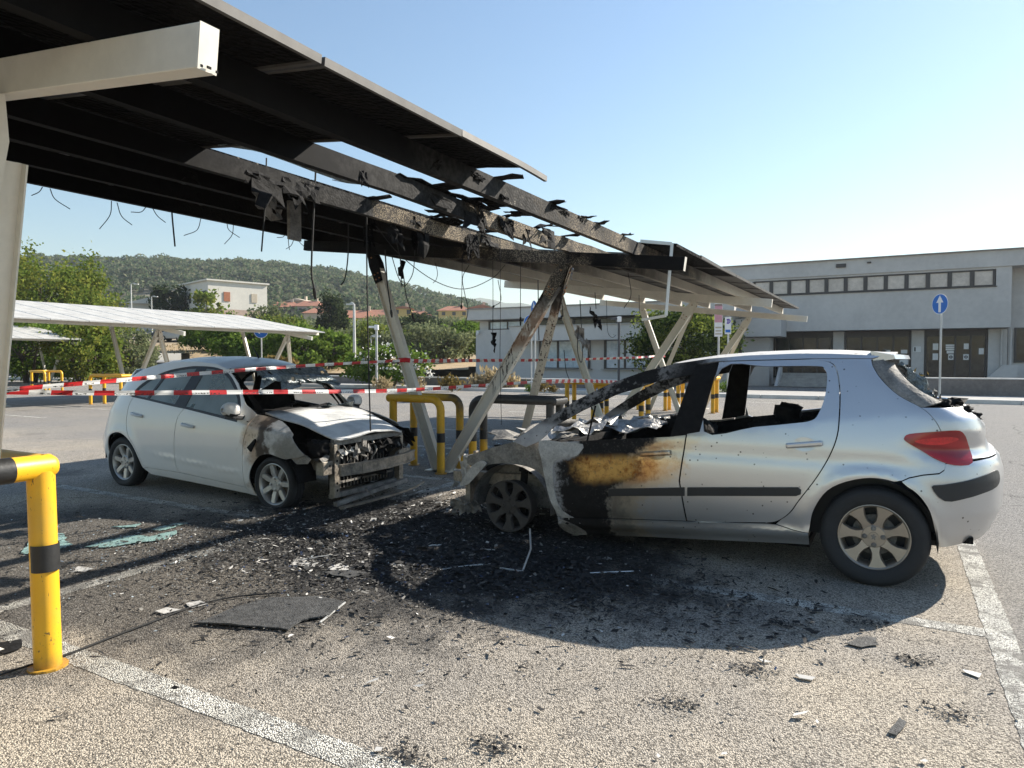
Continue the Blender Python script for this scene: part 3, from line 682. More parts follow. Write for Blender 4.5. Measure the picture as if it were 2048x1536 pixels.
def wheel(root, c, Rt, Rr, wd, s, mt, mr, nsp=7, style='flare', tyre=True, tilt=0.0, a0=0.0, nb=4, flat=0.0):
    """s=-1: outer face towards -Y"""
    c = Vector(c); y = lambda d: d * s                       # d grows outwards
    wroot = None
    if tyre:
        q = MB(); h = wd / 2
        prof = [(Rr * .97, -h * .82), (Rr * 1.06, -h * .98), (Rt * .86, -h), (Rt * .96, -h * .86), (Rt, -h * .6), (Rt, -h * .28), (Rt - .007, -h * .26), (Rt - .007, -h * .2), (Rt, -h * .18), (Rt, h * .18), (Rt - .007, h * .2), (Rt - .007, h * .26), (Rt, h * .28), (Rt, h * .6), (Rt * .962, h * .86), (Rt * .90, h * .98), (Rt * .86, h), (Rr * 1.10, h * .96), (Rr * 1.03, h * .86), (Rr * .97, h * .74)]
        q.lathe([(r, y(d)) for r, d in prof], 56, 'y', c)
        if flat: q.v = [(a, b, max(e, c.z - Rt + flat) if e < c.z else e) for a, b, e in q.v]
        wroot = q.build('tyre', mt, root, smooth=True)
    q = MB(); h = wd / 2
    q.lathe([(Rr * .93, y(-h * .8)), (Rr * .84, y(0)), (Rr * .89, y(h * .55)), (Rr * .93, y(h * .74)), (Rr * .97, y(h * .80)), (Rr * 1.0, y(h * .78)), (Rr * 1.0, y(h * .66)), (Rr * .97, y(h * .5))], 56, 'y', c)
    for k in range(nsp):
        a = a0 + 2 * math.pi * k / nsp; er = Vector((math.cos(a), 0, math.sin(a))); et = Vector((-math.sin(a), 0, math.cos(a)))
        if style == 'flare': pl = [(-.036, .06), (.036, .06), (.026, .10), (.030, .135), (.046, .17), (.064, .195), (-.064, .195), (-.046, .17), (-.030, .135), (-.026, .10)]
        else: pl = [(-.024, .05), (.024, .05), (.030, .11), (.027, .192), (-.027, .192), (-.030, .11)]
        k_ = Rr / .205
        face = h * (.60 if style == 'flare' else .5)
        n_ = len(pl); base = c + Vector((0, y(face), 0)); vs = []
        for dd, ins in ((0, 0), (-.012, .006), (-.035, .012)):
            for u, v in pl: 
                uu = u - math.copysign(min(abs(u), 0 if dd else .007), u)
                vs.append(base + et * uu * k_ + er * v * k_ + Vector((0, y(dd + (.014 * (v / .195)) - (.010 if v < .08 else 0)), 0)))
        q.add(vs, [tuple(range(n_))] + [(r_ * n_ + i, r_ * n_ + (i + 1) % n_, (r_ + 1) * n_ + (i + 1) % n_, (r_ + 1) * n_ + i) for r_ in range(2) for i in range(n_)])
    q.lathe([(.0, y(h * .62)), (.068, y(h * .60)), (.078, y(h * .5)), (.08, y(h * .2))], 24, 'y', c)
    rim = q.build('rim', mr, root, smooth=True)
    q = MB(); q.lathe([(.0, y(h * .63 + .004)), (.029, y(h * .63 + .004)), (.031, y(h * .6))], 20, 'y', c); cap = q.build('centre_cap', mr, rim, smooth=True)
    q = MB()
    for k in range(nb):
        a = a0 + .4 + 2 * math.pi * (k + .5) / nb if nb == 5 else math.pi / 2 * k + .03
        p = c + Vector((math.cos(a) * .053, 0, math.sin(a) * .053)); q.lathe([(.0, y(h * .62 + .014)), (.010, y(h * .62 + .013)), (.0115, y(h * .62 + .004)), (.016, y(h * .62 + .003)), (.0165, y(h * .60))], 12, 'y', p)
    tag(q.build('wheel_bolts', M_CHARG if mr is M_RIM else mr, rim, smooth=True), kind='stuff')
    q = MB(); q.lathe([(.0, y(-.01)), (Rr * .62, y(-.01)), (Rr * .62, y(-.03)), (0, y(-.03))], 32, 'y', c); q.build('brake_disc', M_CHARG if mr is not M_RIMB else M_CHAR, rim, smooth=True)
    q = MB(); q.lathe([(0, y(-h * .75)), (Rr * .9, y(-h * .75))], 32, 'y', c); q.build('backing', M_BPLAST, rim)
    return rim
# ================================================================ silver five-door hatchback
PYC = 5.80
P = thing('burnt_hatchback', 'silver five-door hatchback with its front half burnt out', 'car', (-1.2, PYC, 0))
p_belt = interp([-2.8, -2.45, -1.44, -1.23, -.76, -.48, .2], [.77, .80, .889, .93, .995, 1.036, 1.12])
p_tail = interp([.25, .35, .5, .7, .8, .845, .86, .9, 1.0, 1.08, 1.14, 1.22, 1.31, 1.42, 1.5], [.50, .575, .632, .640, .625, .59, .56, .545, .53, .485, .41, .30, .18, .06, 0])
def p_w(x, z):
    b = p_belt(x); zz = min(z, b); v = .874 - .042 * ((zz - .6) / .42) ** 2 - .22 * max(0, .30 - zz)
    sz = z - (.305 + .085 * (x + .765)); v -= .006 * math.exp(-((zz - .79) / .05) ** 2)
    if x < -.4: v += .016 * math.exp(-((sz + .035) / .03) ** 2) - .02 / (1 + math.exp((sz + .075) / .012))
    if z > b: v -= .36 * (z - b) + .16 * (z - b) ** 2
    if x < -2.2: v -= .07 * ((-2.2 - x) / 1.1) ** 2
    t = p_tail(z); lo = min(1, max(0, (z - .9) / .25)); L = .62 - .17 * lo; n = 2.6 + 1.2 * lo; u = (x - t + L) / L
    if u > 0: v *= max(0.0, 1 - min(u, 1) ** n) ** (1 / n)
    a = math.hypot(x + .135, (z - .31) * 1.0)               # flared lip round the rear wheel
    if z < .85: v += .012 * math.exp(-((a - .40) / .05) ** 2)
    return v
def pmap(s, off=0.0): return lambda x, z: (x, PYC + s * (p_w(x, z) + off), z)
p_rail = [(-2.80, .745), (-2.751, .779), (-2.653, .845), (-2.507, .95), (-2.224, 1.128), (-1.955, 1.266), (-1.698, 1.36), (-1.452, 1.420), (-1.217, 1.455), (-.939, 1.478), (-.61, 1.490), (-.395, 1.488), (-.189, 1.478), (-.10, 1.470)]
p_zr = interp(*zip(*p_rail))
dlo_f = [(-2.449, .843), (-2.393, .915), (-2.16, 1.05), (-1.898, 1.18), (-1.588, 1.285), (-1.34, 1.328), (-1.441, .889), (-2.364, .796)]
dlo_r = smooth_poly([(-1.118, 1.383), (-.8, 1.40), (-.479, 1.404), (-.432, 1.384), (-.411, 1.334), (-.417, 1.212), (-.446, 1.105), (-.49, 1.045), (-.62, 1.018), (-.85, .985), (-1.195, .938)], 4, True)
RS = smooth_poly([(-.528, 1.449), (-.407, 1.433), (-.357, 1.381), (-.331, 1.252), (-.326, 1.09), (-.336, .95), (-.379, .817), (-.456, .668), (-.556, .515), (-.617, .419), (-.69, .358), (-.765, .335)], 4)
AR = smooth_poly([(-.497, .30), (-.464, .469), (-.356, .622), (-.136, .70), (.067, .66), (.176, .546), (.222, .387), (.236, .29)], 5)
HS = smooth_poly([(-.150, 1.45), (-.136, 1.40), (-.084, 1.315), (.013, 1.219), (.135, 1.148), (.2, 1.086), (.243, 1.004), (.262, .90), (.266, .835)], 4)
BS = [(.036, .693), (.075, .715), (.15, .737), (.235, .750), (.262, .772), (.267, .812)]
tailpts = lambda z0, z1, n=10: [(p_tail(z), z) for z in np.linspace(z0, z1, n)]
g = .0040
for s in (-1, 1):
    fl = s > 0; mp = pmap(s)
    A = lambda n, o, h=[], st=.05, m_=M_PEUG, off=0.0, th=.010: sheet(n, o, h, pmap(s, off), m_, P, st, th, flip=fl)
    A('front_door', [(-2.468, .792), (-2.415, .483), (-2.36, .195), (-1.314 - g, .285), (-1.362 - g, .573), (-1.319 - g, .906), (-1.441, .886), (-1.9, .842), (-2.364, .793)])
    rd = [(-1.311 + g, .288), (-1.2, .291), (-.765, .338)] + RS[::-1] + [(-1.14, 1.432), (-1.146, 1.38), (-1.224, .934), (-1.316 + g, .914), (-1.359 + g, .573)]
    A('rear_door', [(a - g if a > -.8 else a, b) for a, b in rd], [dlo_r], .045)
    A('roof_rail', p_rail[1:] + [(-.15, 1.456), (-.53, 1.456), (-1.14, 1.438), (-1.30, 1.41)] + [(-1.336, 1.335)] + dlo_f[:5][::-1] + [(-2.50, .795), (-2.62, .74)], [], .045)
    A('pillar', [(-1.336, 1.33), (-1.436, .891), (-1.319, .911), (-1.229, .936), (-1.152, 1.38), (-1.146, 1.43), (-1.30, 1.405)], [], .05, M_CHAR if s < 0 else M_CHAR)
    q_ = [(-.497, .302), (-.60, .312), (-.70, .335)] + [(a + g, b) for a, b in RS[::-1][5:]] + [(-.53, 1.452), (-.156, 1.452)] + [(a - g, b) for a, b in HS] + [(.262, .82)] + [(a, b + g) for a, b in BS[::-1]] + [t for t in AR[::-1] if t[0] < .03]
    A('quarter_panel', q_, [], .04)
    A('rear_bumper', [(a, b - g) for a, b in BS] + tailpts(.836, .30, 14) + [(.40, .305), (.30, .285), (.236, .285)] + [t for t in AR[::-1] if t[0] > .05], [], .035)
    A('tailgate', [t for t in HS if t[1] < 1.15] + tailpts(.842, 1.148, 9), [], .035)
    A('tailgate_glass_edge', [t for t in HS if 1.14 < t[1] < 1.45] + [(a + .11, b + .035) for a, b in HS if 1.14 < b < 1.41][::-1] + [(-.06, 1.452)], [], .03, M_CHARG, -.004)
    A('sill', [(-2.355, .188), (-1.3, .279), (-.765, .331), (-.70, .331), (-.60, .308), (-.497, .298), (-.496, .212), (-1.214, .146), (-2.33, .05)], [], .03, M_PEUG, .010)
    sheet('lamp_lens' if s < 0 else 'lamp_lens', smooth_poly([(.044, .962), (.072, .986), (.19, 1.003), (.32, 1.014), (.363, .993), (.39, .928), (.413, .817), (.324, .803), (.236, .831), (.14, .885), (.054, .938)], 3, True), [], pmap(s, .012), M_RED, P, .03, .02, flip=fl)
    sheet('lamp_reflector', smooth_poly([(.10, .945), (.20, .965), (.30, .972), (.335, .955), (.25, .925), (.15, .925)], 3, True), [], pmap(s, .0135), M_RED2, P, .03, .004, flip=fl)
    A('bumper_moulding', smooth_poly([(.199, .668), (.26, .684), (.377, .708), (.50, .742), (.56, .755), (.575, .70), (.555, .655), (.46, .625), (.379, .603), (.267, .585)], 3, True), [], .03, M_BPLAST, .014, .016)
    A('door_moulding', [(-1.30, .472), (-1.217, .481), (-.575, .541), (-.548, .555), (-.545, .585), (-.565, .600), (-1.218, .541), (-1.30, .533)], [], .05, M_BPLAST, .013, .014)
    A('door_moulding', [(-1.90, .414), (-1.85, .418), (-1.322, .470), (-1.322, .531), (-1.85, .473), (-1.90, .466)], [], .05, M_BPLAST, .013, .014)
    for x0, x1, zc, sl in ((-.644, -.419, .886, .14), (-1.65, -1.426, .762, .12)):
        xm = (x0 + x1) / 2; y_ = PYC + s * (p_w(xm, zc) + .022)
        q = MB(); q.beam((x0, PYC + s * (p_w(x0, zc) + .02), zc - sl * (xm - x0)), (x1, PYC + s * (p_w(x1, zc) + .022), zc + sl * (xm - x0)), .026, .036); q.build('door_handle', M_PEUG, P, bev=.011, seg=3)
        dsh = [(xm + .072 * math.cos(a), zc + .048 * math.sin(a)) for a in np.linspace(0, 2 * math.pi, 18, endpoint=False)]
        sheet('handle_recess', dsh, [], lambda x, z, xm=xm, zc=zc, s=s: (x, PYC + s * (p_w(x, z) + .0015 + .005 * min(1, (((x - xm) / .072) ** 2 + ((z - zc) / .048) ** 2)) ** 2), z), M_PEUG, P, .02, .002, flip=fl)
    # dark sheet added as shade behind the seams and in the cabin, wheel arch open
    lin = [(-2.40, .78), (-2.36, .12), (-1.214, .17), (-.52, .23), (-.52, .40), (-.42, .60), (-.14, .74), (.10, .70), (.20, .56), (.24, .33), (.45, .35), (.48, .8), (.40, 1.05), (.16, 1.14), (-.02, 1.20), (-.28, 1.10), (-.40, 1.03), (-.62, 1.0), (-1.2, .92), (-1.44, .87), (-2.3, .785)]
    A('dark_inner_sheet', lin, [], .09, M_CHAR, -.045, .0)
    # rear wheel housing
    q = MB(); n = 20; arc = [(-.135 + .375 * math.cos(a), .31 + .385 * math.sin(a)) for a in np.linspace(-.15, math.pi + .15, n)]
    q.add([(a, PYC + s * (.86 if k == 0 else .62), b) for k in (0, 1) for a, b in arc], [(i, i + 1, n + i + 1, n + i) for i in range(n - 1)]); q.build('wheel_housing', M_BPLAST, P)
    q = MB(); q.add([(a, PYC + s * .62, b) for a, b in arc], [tuple(range(n))]); q.build('wheel_housing', M_BPLAST, P)
    # what is left of the front wing: apron with its arch, remnants of the skin
    ap = [(-2.58, .80), (-2.70, .785), (-2.95, .715), (-3.15, .645), (-3.243, .615), (-3.25, .55), (-3.18, .52)] + smooth_poly([(-3.20, .45), (-3.10, .52), (-2.98, .566), (-2.80, .585), (-2.62, .572), (-2.50, .52), (-2.44, .42), (-2.40, .30), (-2.375, .16)], 4) + [(-2.355, .17), (-2.40, .483), (-2.455, .79)]
    A('front_apron', ap, [], .045, M_CHARG, -.05, .012)
    A('wing_remnant', smooth_poly([(-2.50, .80), (-2.30, .800), (-2.12, .795), (-2.13, .74), (-2.17, .70), (-2.25, .685), (-2.33, .672), (-2.37, .60), (-2.365, .48), (-2.35, .36), (-2.30, .245), (-2.20, .195), (-2.14, .165), (-2.23, .165), (-2.33, .20), (-2.40, .33), (-2.435, .48), (-2.47, .65)], 2, True), [], .035, M_ASHW, .008, .008)
    A('wing_remnant', smooth_poly([(-2.34, .17), (-2.25, .16), (-2.17, .12), (-2.13, .06), (-2.28, .05), (-2.35, .10)], 2, True), [], .035, M_CHARG, .012, .008)
    A('wing_remnant', smooth_poly([(-3.29, .355), (-3.22, .375), (-3.10, .49), (-3.05, .535), (-3.02, .575), (-3.08, .59), (-3.17, .54), (-3.26, .44), (-3.32, .36)], 2, True), [], .03, M_ASHW, -.02, .008)
    q = MB(); n = 16; arc = [(-2.80 + .37 * math.cos(a), .22 + .36 * math.sin(a)) for a in np.linspace(-.1, math.pi + .1, n)]
    q.add([(a, PYC + s * (.79 if k == 0 else .52), b) for k in (0, 1) for a, b in arc], [(i, i + 1, n + i + 1, n + i) for i in range(n - 1)]); q.build('wheel_housing', M_CHARG, P)
    q = MB(); q.add([(a, PYC + s * .53, b) for a, b in arc], [tuple(range(n))]); q.build('wheel_housing', M_CHARG, P)
    q = MB(); q.tube([(-2.74, PYC + s * .62, .72), (-2.76, PYC + s * .66, .20)], .032, 12); q.tube([(-2.735, PYC + s * .61, .76), (-2.745, PYC + s * .63, .5)], .055, 14); q.build('suspension_strut', M_CHAR, P, smooth=True)
    q = MB(); q.beam((-3.50, PYC + s * .56, .395), (-2.5, PYC + s * .50, .42), .09, .10); q.box((-3.30, PYC + s * .6, .28), (.05, .14, .28)); q.box((-3.22, PYC + s * .66, .55), (.03, .05, .20)); q.box((-3.26, PYC + s * .64, .60), (.10, .12, .015)); q.build('frame_rail', M_BEAM, P, bev=.005)
# roof, header and spoiler
p_wr = lambda x: p_w(x, p_zr(x))
def roofmap(x, y): 
    wv = p_wr(x); t = min(1, abs(y - PYC) / wv); return (x, y, p_zr(x) + .034 * (1 - t ** 2.4))
rl = [(x, PYC - p_wr(x) + .001) for x in np.linspace(-1.44, -.12, 16)]; rr_ = [(x, PYC + p_wr(x) - .001) for x in np.linspace(-.12, -1.44, 16)]
sheet('roof', rl + [(-.02, PYC - .45), (.0, PYC), (-.02, PYC + .45)] + rr_ + [(-1.55, PYC + .4), (-1.60, PYC), (-1.55, PYC - .4)], [], roofmap, M_PEUGROOF, P, .07, .012)
q = MB()
for k in range(12):
    y0 = PYC - .60 + .10 * k; y1 = y0 + .10; e = lambda y: .10 * (1 - (abs(y - PYC) / .62) ** 2.5)
    ya, yb = y0, y1; A0 = [(-.16, ya, p_zr(-.16) + .03), (-.03 + e(ya), ya, 1.478), (-.02 + e(ya), ya, 1.452), (-.14, ya, 1.43)]; A1 = [(-.16, yb, p_zr(-.16) + .03), (-.03 + e(yb), yb, 1.478), (-.02 + e(yb), yb, 1.452), (-.14, yb, 1.43)]
    q.add(A0 + A1, [(0, 1, 5, 4), (1, 2, 6, 5), (2, 3, 7, 6)] + ([(3, 2, 1, 0)] if k == 0 else []) + ([(4, 5, 6, 7)] if k == 11 else []))
q.build('spoiler', M_PEUG, P, smooth=True)
q = MB(); q.tube([(-2.74, PYC - .70, .80), (-2.86, PYC - .3, .83), (-2.88, PYC + .3, .83), (-2.74, PYC + .70, .80)], .05, 10, squash=.6); q.build('scuttle_panel', M_CHARG, P, smooth=True)
q = MB(); q.box((-1.42, PYC, .20), (1.84, 1.50, .05)); q.box((-2.40, PYC, .48), (.03, 1.40, .62)); q.box((.17, PYC, .58), (.54, 1.16, .50)); q.box((.20, PYC, .32), (.46, 1.36, .04)); q.build('floor_pan', M_CHAR, P)  # last two boxes are added blockers against sun leaking under the tail
# burnt out cabin: seat frames, dash metal, parcel shelf
for i, (a, b, c_, d) in enumerate([((-1.42, 5.42, .62), (.22, .46, .72), .3, 1), ((-1.50, 6.2, .60), (.24, .44, .58), .3, 2), ((-.62, 5.95, .70), (.26, .70, .52), .35, 3), ((-1.75, 5.45, .40), (.55, .5, .22), .4, 4), ((-.85, 5.8, .40), (.5, 1.2, .22), .4, 5), ((.05, 5.8, .78), (.55, 1.05, .25), .3, 7)]):
    blob('burnt_seat' if i < 5 else 'burnt_parcel_shelf', a, b, M_CHAR, P, d, c_)
for i, (a, b) in enumerate([((-.72, 5.62, 1.03), (.20, .2, .16)), ((-.52, 5.85, .98), (.26, .18, .12)), ((-.85, 5.50, .90), (.2, .16, .22)), ((-1.75, 6.35, .86), (.2, .16, .16))]): blob('burnt_headrest', a, b, M_CHAR, P, 20 + i, .6, 12, 2.6)
q = MB(); q.tube([(-.66, 5.5, .75), (-.60, 5.6, .98), (-.52, 5.72, .99), (-.47, 5.9, .90)], .012, 6); q.tube([(-1.62, 6.1, .80), (-1.57, 6.1, 1.05), (-1.56, 6.14, 1.12)], .012, 6); q.build('seat_frame_tube', M_CHAR, P)
q = MB(); q.tube([(-2.12, 5.02, .80), (-2.04, 5.0, 1.09)], .008, 6); q.build('quarter_light_bar', M_CHAR, P)
for i, (c_, d_) in enumerate([((-2.45, 5.5, .83), (.36, .8, .10)), ((-2.15, 6.0, .82), (.5, .55, .16)), ((-2.1, 6.45, .86), (.3, .22, .2)), ((-2.55, 6.2, .84), (.3, .6, .08))]):
    rag('crumpled_dash_metal', c_, (d_[0], .1, .02), (.05, d_[1] * .6, .03), n=(9, 9), amp=.055, mat=M_FOIL, parent=P, seed=60 + i)
q = MB(); q.beam((-2.30, 5.12, .77), (-2.30, 6.45, .78), .05, .05); q.box((-2.36, 5.8, .62), (.1, 1.3, .28)); q.build('dash_frame', M_CHAR, P)
blob('burnt_engine', (-2.95, 5.8, .45), (.7, .95, .45), M_CHAR, P, 33, .45, 16, 3.0)
blob('burnt_battery', (-2.9, 6.25, .66), (.34, .30, .12), M_CHARG, P, 35, .4)
q = MB(); q.beam((-3.47, 5.2, .40), (-3.47, 6.4, .40), .05, .09); q.beam((-3.38, 5.2, .20), (-3.38, 6.4, .2), .05, .05); q.build('front_crossmember', M_BEAM, P, bev=.006)
for i, (c_, e1, e2, mt) in enumerate([((-3.30, 5.05, .62), (.10, 0, .02), (.02, .05, -.22), M_ASHW), ((-3.38, 5.10, .34), (.16, .03, .03), (.02, .14, .02), M_ASHW), ((-3.35, 5.03, .24), (.14, .02, .05), (.02, .03, -.14), M_CHARG), ((-3.20, 5.00, .22), (.12, .05, .02), (.02, .06, -.10), M_CHARG), ((-3.05, 5.4, .72), (.5, .05, -.08), (.0, .3, .02), M_CHARG), ((-2.75, 5.3, .80), (.3, .05, -.05), (.02, .3, .03), M_ASHW)]):
    rag('bent_front_metal', c_, e1, e2, n=(6, 5), amp=.04, mat=mt, parent=P, seed=70 + i)
for i, (c_, e1, e2, mt) in enumerate([((.24, 5.50, 1.15), (.26, .05, -.09), (.03, .20, .03), M_CHAR), ((.30, 5.45, 1.12), (.14, -.05, -.03), (.02, .08, .03), M_CHAR), ((.17, 5.5, 1.21), (.12, 0, -.02), (.02, .12, .0), M_CHARG), ((.08, 5.38, 1.29), (.2, .03, -.22), (.05, .12, .02), M_GLASSD)]):
    rag('melted_tailgate_trim', c_, e1, e2, n=(10, 7), amp=.065, mat=mt, parent=P, seed=80 + i, tatter=.9)
for i in range(7):
    a = (.10 + .055 * i, 5.40 + .05 * math.sin(i * 2.1), 1.20 - .018 * i + .02 * math.sin(i * 3)); blob('melted_tailgate_trim', a, (.10, .10, .05), M_CHAR, P, 90 + i, .7, 8, 3.0)
wheel(P, (-.115, 5.035, .313), .318, .211, .195, -1, M_TYRE, M_RIM, a0=.35)
wheel(P, (-.115, 2 * PYC - 5.035, .313), .318, .211, .195, 1, M_TYRE, M_RIM, a0=.1)
wheel(P, (-2.80, 5.035, .235), .31, .215, .17, -1, M_TYRE, M_RIMB, tyre=False, a0=.2)
wheel(P, (-2.80, 2 * PYC - 5.035, .235), .31, .215, .17, 1, M_TYRE, M_RIMB, tyre=False)
q = MB(); em = [(-.012, -.018), (-.002, -.010), (.006, -.020), (.010, -.016), (.006, -.004), (.016, .002), (.012, .008), (.004, .006), (.006, .018), (-.002, .020), (-.006, .010), (-.016, .012), (-.018, .004), (-.008, .0)]
q.prism(em, (-.115, 5.035 - .0975 * .63 - .0042, .313), (1, 0, 0), (0, 0, 1), (0, -1, 0), .002); q.build('cap_emblem', M_CHARG, P)
# ================================================================ white five-door hatchback
MYC = 5.555
C = thing('burnt_hatchback', 'white five-door hatchback with a burnt out nose and soot on its front wing', 'car', (-6.6, MYC, 0))
m_belt = interp([-8.4, -7.656, -7.33, -6.84, -6.29, -5.87, -5.65, -5.0, -4.6], [1.06, 1.03, .997, .941, .881, .827, .80, .70, .64])
m_tail = interp([.22, .42, .55, .73, .85, .97, 1.07, 1.2, 1.3, 1.42], [-8.53, -8.60, -8.58, -8.51, -8.48, -8.41, -8.36, -8.30, -8.24, -8.12])
def m_w(x, z):
    b = m_belt(x); zz = min(z, b); v = .834 - .050 * ((zz - .55) / .40) ** 2 - .10 * max(0, .26 - zz)
    if -7.3 < x < -5.75:                                     # pressed crease low on the doors
        zc = .41 - (x + 7.24) * .078; v += .010 * math.exp(-((zz - zc - .01) / .018) ** 2) * min(1, (x + 7.3) / .3)
    k = min(1, max(0, (x + 5.80) / .35))
    if z > b: v -= (.44 + 1.0 * k) * (z - b) + .10 * (z - b) ** 2
    if x > -5.25: v -= .30 * (x + 5.25) ** 2
    t = m_tail(z); L = .80; n = 2.4; u = (t + L - x) / L
    if u > 0: v *= max(0.0, 1 - min(u, 1) ** n) ** (1 / n)
    for xc in (-7.76, -5.33):
        a = math.hypot(x - xc, z - .27); v += .014 * math.exp(-((a - .36) / .06) ** 2) * (1 if z < .72 else 0)
    return v
def mmap(s, off=0.0): return lambda x, z: (x, MYC + s * (m_w(x, z) + off), z)
m_rail = [(-5.63, .900), (-5.77, .985), (-6.0, 1.205), (-6.2, 1.335), (-6.45, 1.402), (-6.76, 1.428), (-7.1, 1.426), (-7.4, 1.394), (-7.66, 1.335), (-7.86, 1.25), (-8.0, 1.155), (-8.08, 1.085)]
m_zr = interp(*zip(*m_rail))
DT = smooth_poly([(-7.656, 1.032), (-7.579, 1.146), (-7.432, 1.238), (-7.182, 1.328), (-6.875, 1.373), (-6.71, 1.379), (-6.469, 1.370), (-6.266, 1.329), (-6.13, 1.264), (-5.997, 1.165), (-5.896, 1.067), (-5.825, .949), (-5.813, .822)], 3)
belt = [(-5.871, .825), (-6.292, .879), (-6.704, .927), (-6.836, .939), (-7.332, .995), (-7.656, 1.030)]
MRS = smooth_poly([(-7.600, 1.022), (-7.643, .916), (-7.64, .716), (-7.571, .587), (-7.483, .492), (-7.414, .397), (-7.365, .28), (-7.295, .247)], 4)
MB_ = smooth_poly([(-6.667, .924), (-6.743, .841), (-6.771, .714), (-6.785, .502), (-6.782, .312), (-6.743, .236)], 3)
FS = smooth_poly([(-5.64, .80), (-5.656, .760), (-5.687, .668), (-5.711, .519), (-5.715, .293), (-5.74, .163)], 3)
RA = smooth_poly([(-8.012, .25), (-8.01, .324), (-8.005, .472), (-7.944, .578), (-7.773, .622), (-7.626, .578), (-7.502, .48), (-7.416, .353), (-7.366, .236)], 4)
FA = smooth_poly([(-5.037, .506), (-5.13, .495), (-5.239, .515), (-5.342, .530), (-5.478, .496), (-5.587, .390), (-5.644, .26), (-5.610, .105)], 4)
tl = lambda z0, z1, n=12: [(m_tail(z), z) for z in np.linspace(z0, z1, n)]
g1 = [(-5.852, .850), (-5.868, .945), (-5.93, 1.045), (-6.03, 1.145), (-6.16, 1.242), (-6.29, 1.305), (-6.47, 1.345), (-6.58, 1.352), (-6.665, .945), (-6.29, .900)]
g2 = [(-6.85, .962), (-6.735, 1.352), (-6.87, 1.348), (-7.02, 1.332), (-7.165, 1.305), (-7.31, 1.012)]
g3 = [(-7.355, 1.018), (-7.215, 1.288), (-7.43, 1.208), (-7.555, 1.122), (-7.61, 1.048)]
for s in (-1, 1):
    fl = s > 0
    A = lambda n, o, h=[], st=.05, m_=M_MICRA, off=0.0, th=.010: sheet(n, o, h, mmap(s, off), m_, C, st, th, flip=fl)
    A('front_door', [(a - g, b) for a, b in FS] + [(a + g, b) for a, b in MB_[::-1]] + [t for t in belt[::-1] if t[0] > -6.66] + [(-5.813, .818)], [], .04)
    A('rear_door', [(a - g, b) for a, b in MB_] + [(a + g, b) for a, b in MRS[::-1]] + [t for t in belt[::-1] if -7.6 < t[0] < -6.68], [], .04)
    A('quarter_panel', [(a - g, b) for a, b in MRS] + [(-7.366, .236)] + RA[::-1] + [(-8.2, .235), (-8.44, .225)] + tl(.225, 1.075, 18) + [(-8.06, 1.078), (-7.66, 1.034)], [], .045)
    A('tailgate', [(-7.87, 1.246), (-8.0, 1.153), (-8.08, 1.085)] + tl(1.08, 1.34, 8) + [(-7.9, 1.33)], [], .05, M_MICRA, -.004)
    A('roof_rail', m_rail + [(-8.06, 1.079), (-7.66, 1.036)] + DT[1:] + [(-5.80, .812), (-5.66, .795)], [], .04)
    A('sill', [(-7.30, .243), (-6.743, .230), (-5.745, .158), (-5.60, .10), (-5.595, .085), (-6.4, .13), (-7.275, .172), (-7.36, .232)], [], .05)
    A('front_wing', [(a + g, b) for a, b in FS[::-1]] + [(-5.625, .898), (-5.5, .880), (-5.3, .838), (-5.17, .790), (-5.06, .735), (-5.02, .665), (-4.965, .60), (-4.90, .545), (-4.95, .52)] + FA, [], .035)
    A('window_frame', DT + belt[:-1], [g1, g2, g3], .04, M_BPLAST, -.006, .012)
    for gg in (g1, g2, g3): A('side_window', gg, [], .06, M_GLASS, -.012, .0)
    A('dark_inner_sheet', [(-7.25, .19), (-5.66, .12), (-5.70, .80)] + belt + [(-8.0, 1.05), (-8.3, .95), (-8.35, .35), (-8.05, .32), (-7.95, .62), (-7.77, .67), (-7.55, .60), (-7.40, .40)], [], .12, M_CHAR, -.05, .0)  # dark sheet added as shade behind the panel gaps
    for xc, zc, mt in ((-7.76, .30, M_BPLAST), (-5.33, .26, M_CHAR)):
        q = MB(); n = 18; arc = [(xc + .34 * math.cos(a), zc + .31 * math.sin(a)) for a in np.linspace(0.0, math.pi, n)]
        q.add([(a, MYC + s * (.80 if k == 0 else .55), b) for k in (0, 1) for a, b in arc], [(i, i + 1, n + i + 1, n + i) for i in range(n - 1)])
        q.add([(a, MYC + s * .55, b) for a, b in arc], [tuple(range(n))]); q.build('wheel_housing', mt, C)
    for x0, x1, z0, z1 in ((-7.555, -7.355, .843, .818), (-6.662, -6.462, .763, .741)):
        q = MB(); q.tube([(x0, MYC + s * (m_w(x0, z0) + .006), z0), (x0 + .04, MYC + s * (m_w(x0, z0) + .03), z0 - .004), (x1 - .04, MYC + s * (m_w(x1, z1) + .03), z1 + .003), (x1, MYC + s * (m_w(x1, z1) + .008), z1)], .018, 10, squash=.8); q.build('door_handle', M_MROOF, C, smooth=True)
        xm = (x0 + x1) / 2 + .02; zc = (z0 + z1) / 2 + .012
        sheet('handle_recess', [(xm + .05 * math.cos(a), zc + .035 * math.sin(a)) for a in np.linspace(0, 2 * math.pi, 16, endpoint=False)], [], mmap(s, .0015), M_MICRA, C, .02, .001, flip=fl)
    sheet('tail_lamp', smooth_poly([(-8.44, .97), (-8.34, .965), (-8.31, .90), (-8.33, .80), (-8.40, .74), (-8.47, .76), (-8.47, .86)], 3, True), [], mmap(s, .010), M_RED, C, .03, .02, flip=fl)
    # mirror
    y0 = MYC + s * .80
    q = MB(); n = 14
    vs = []
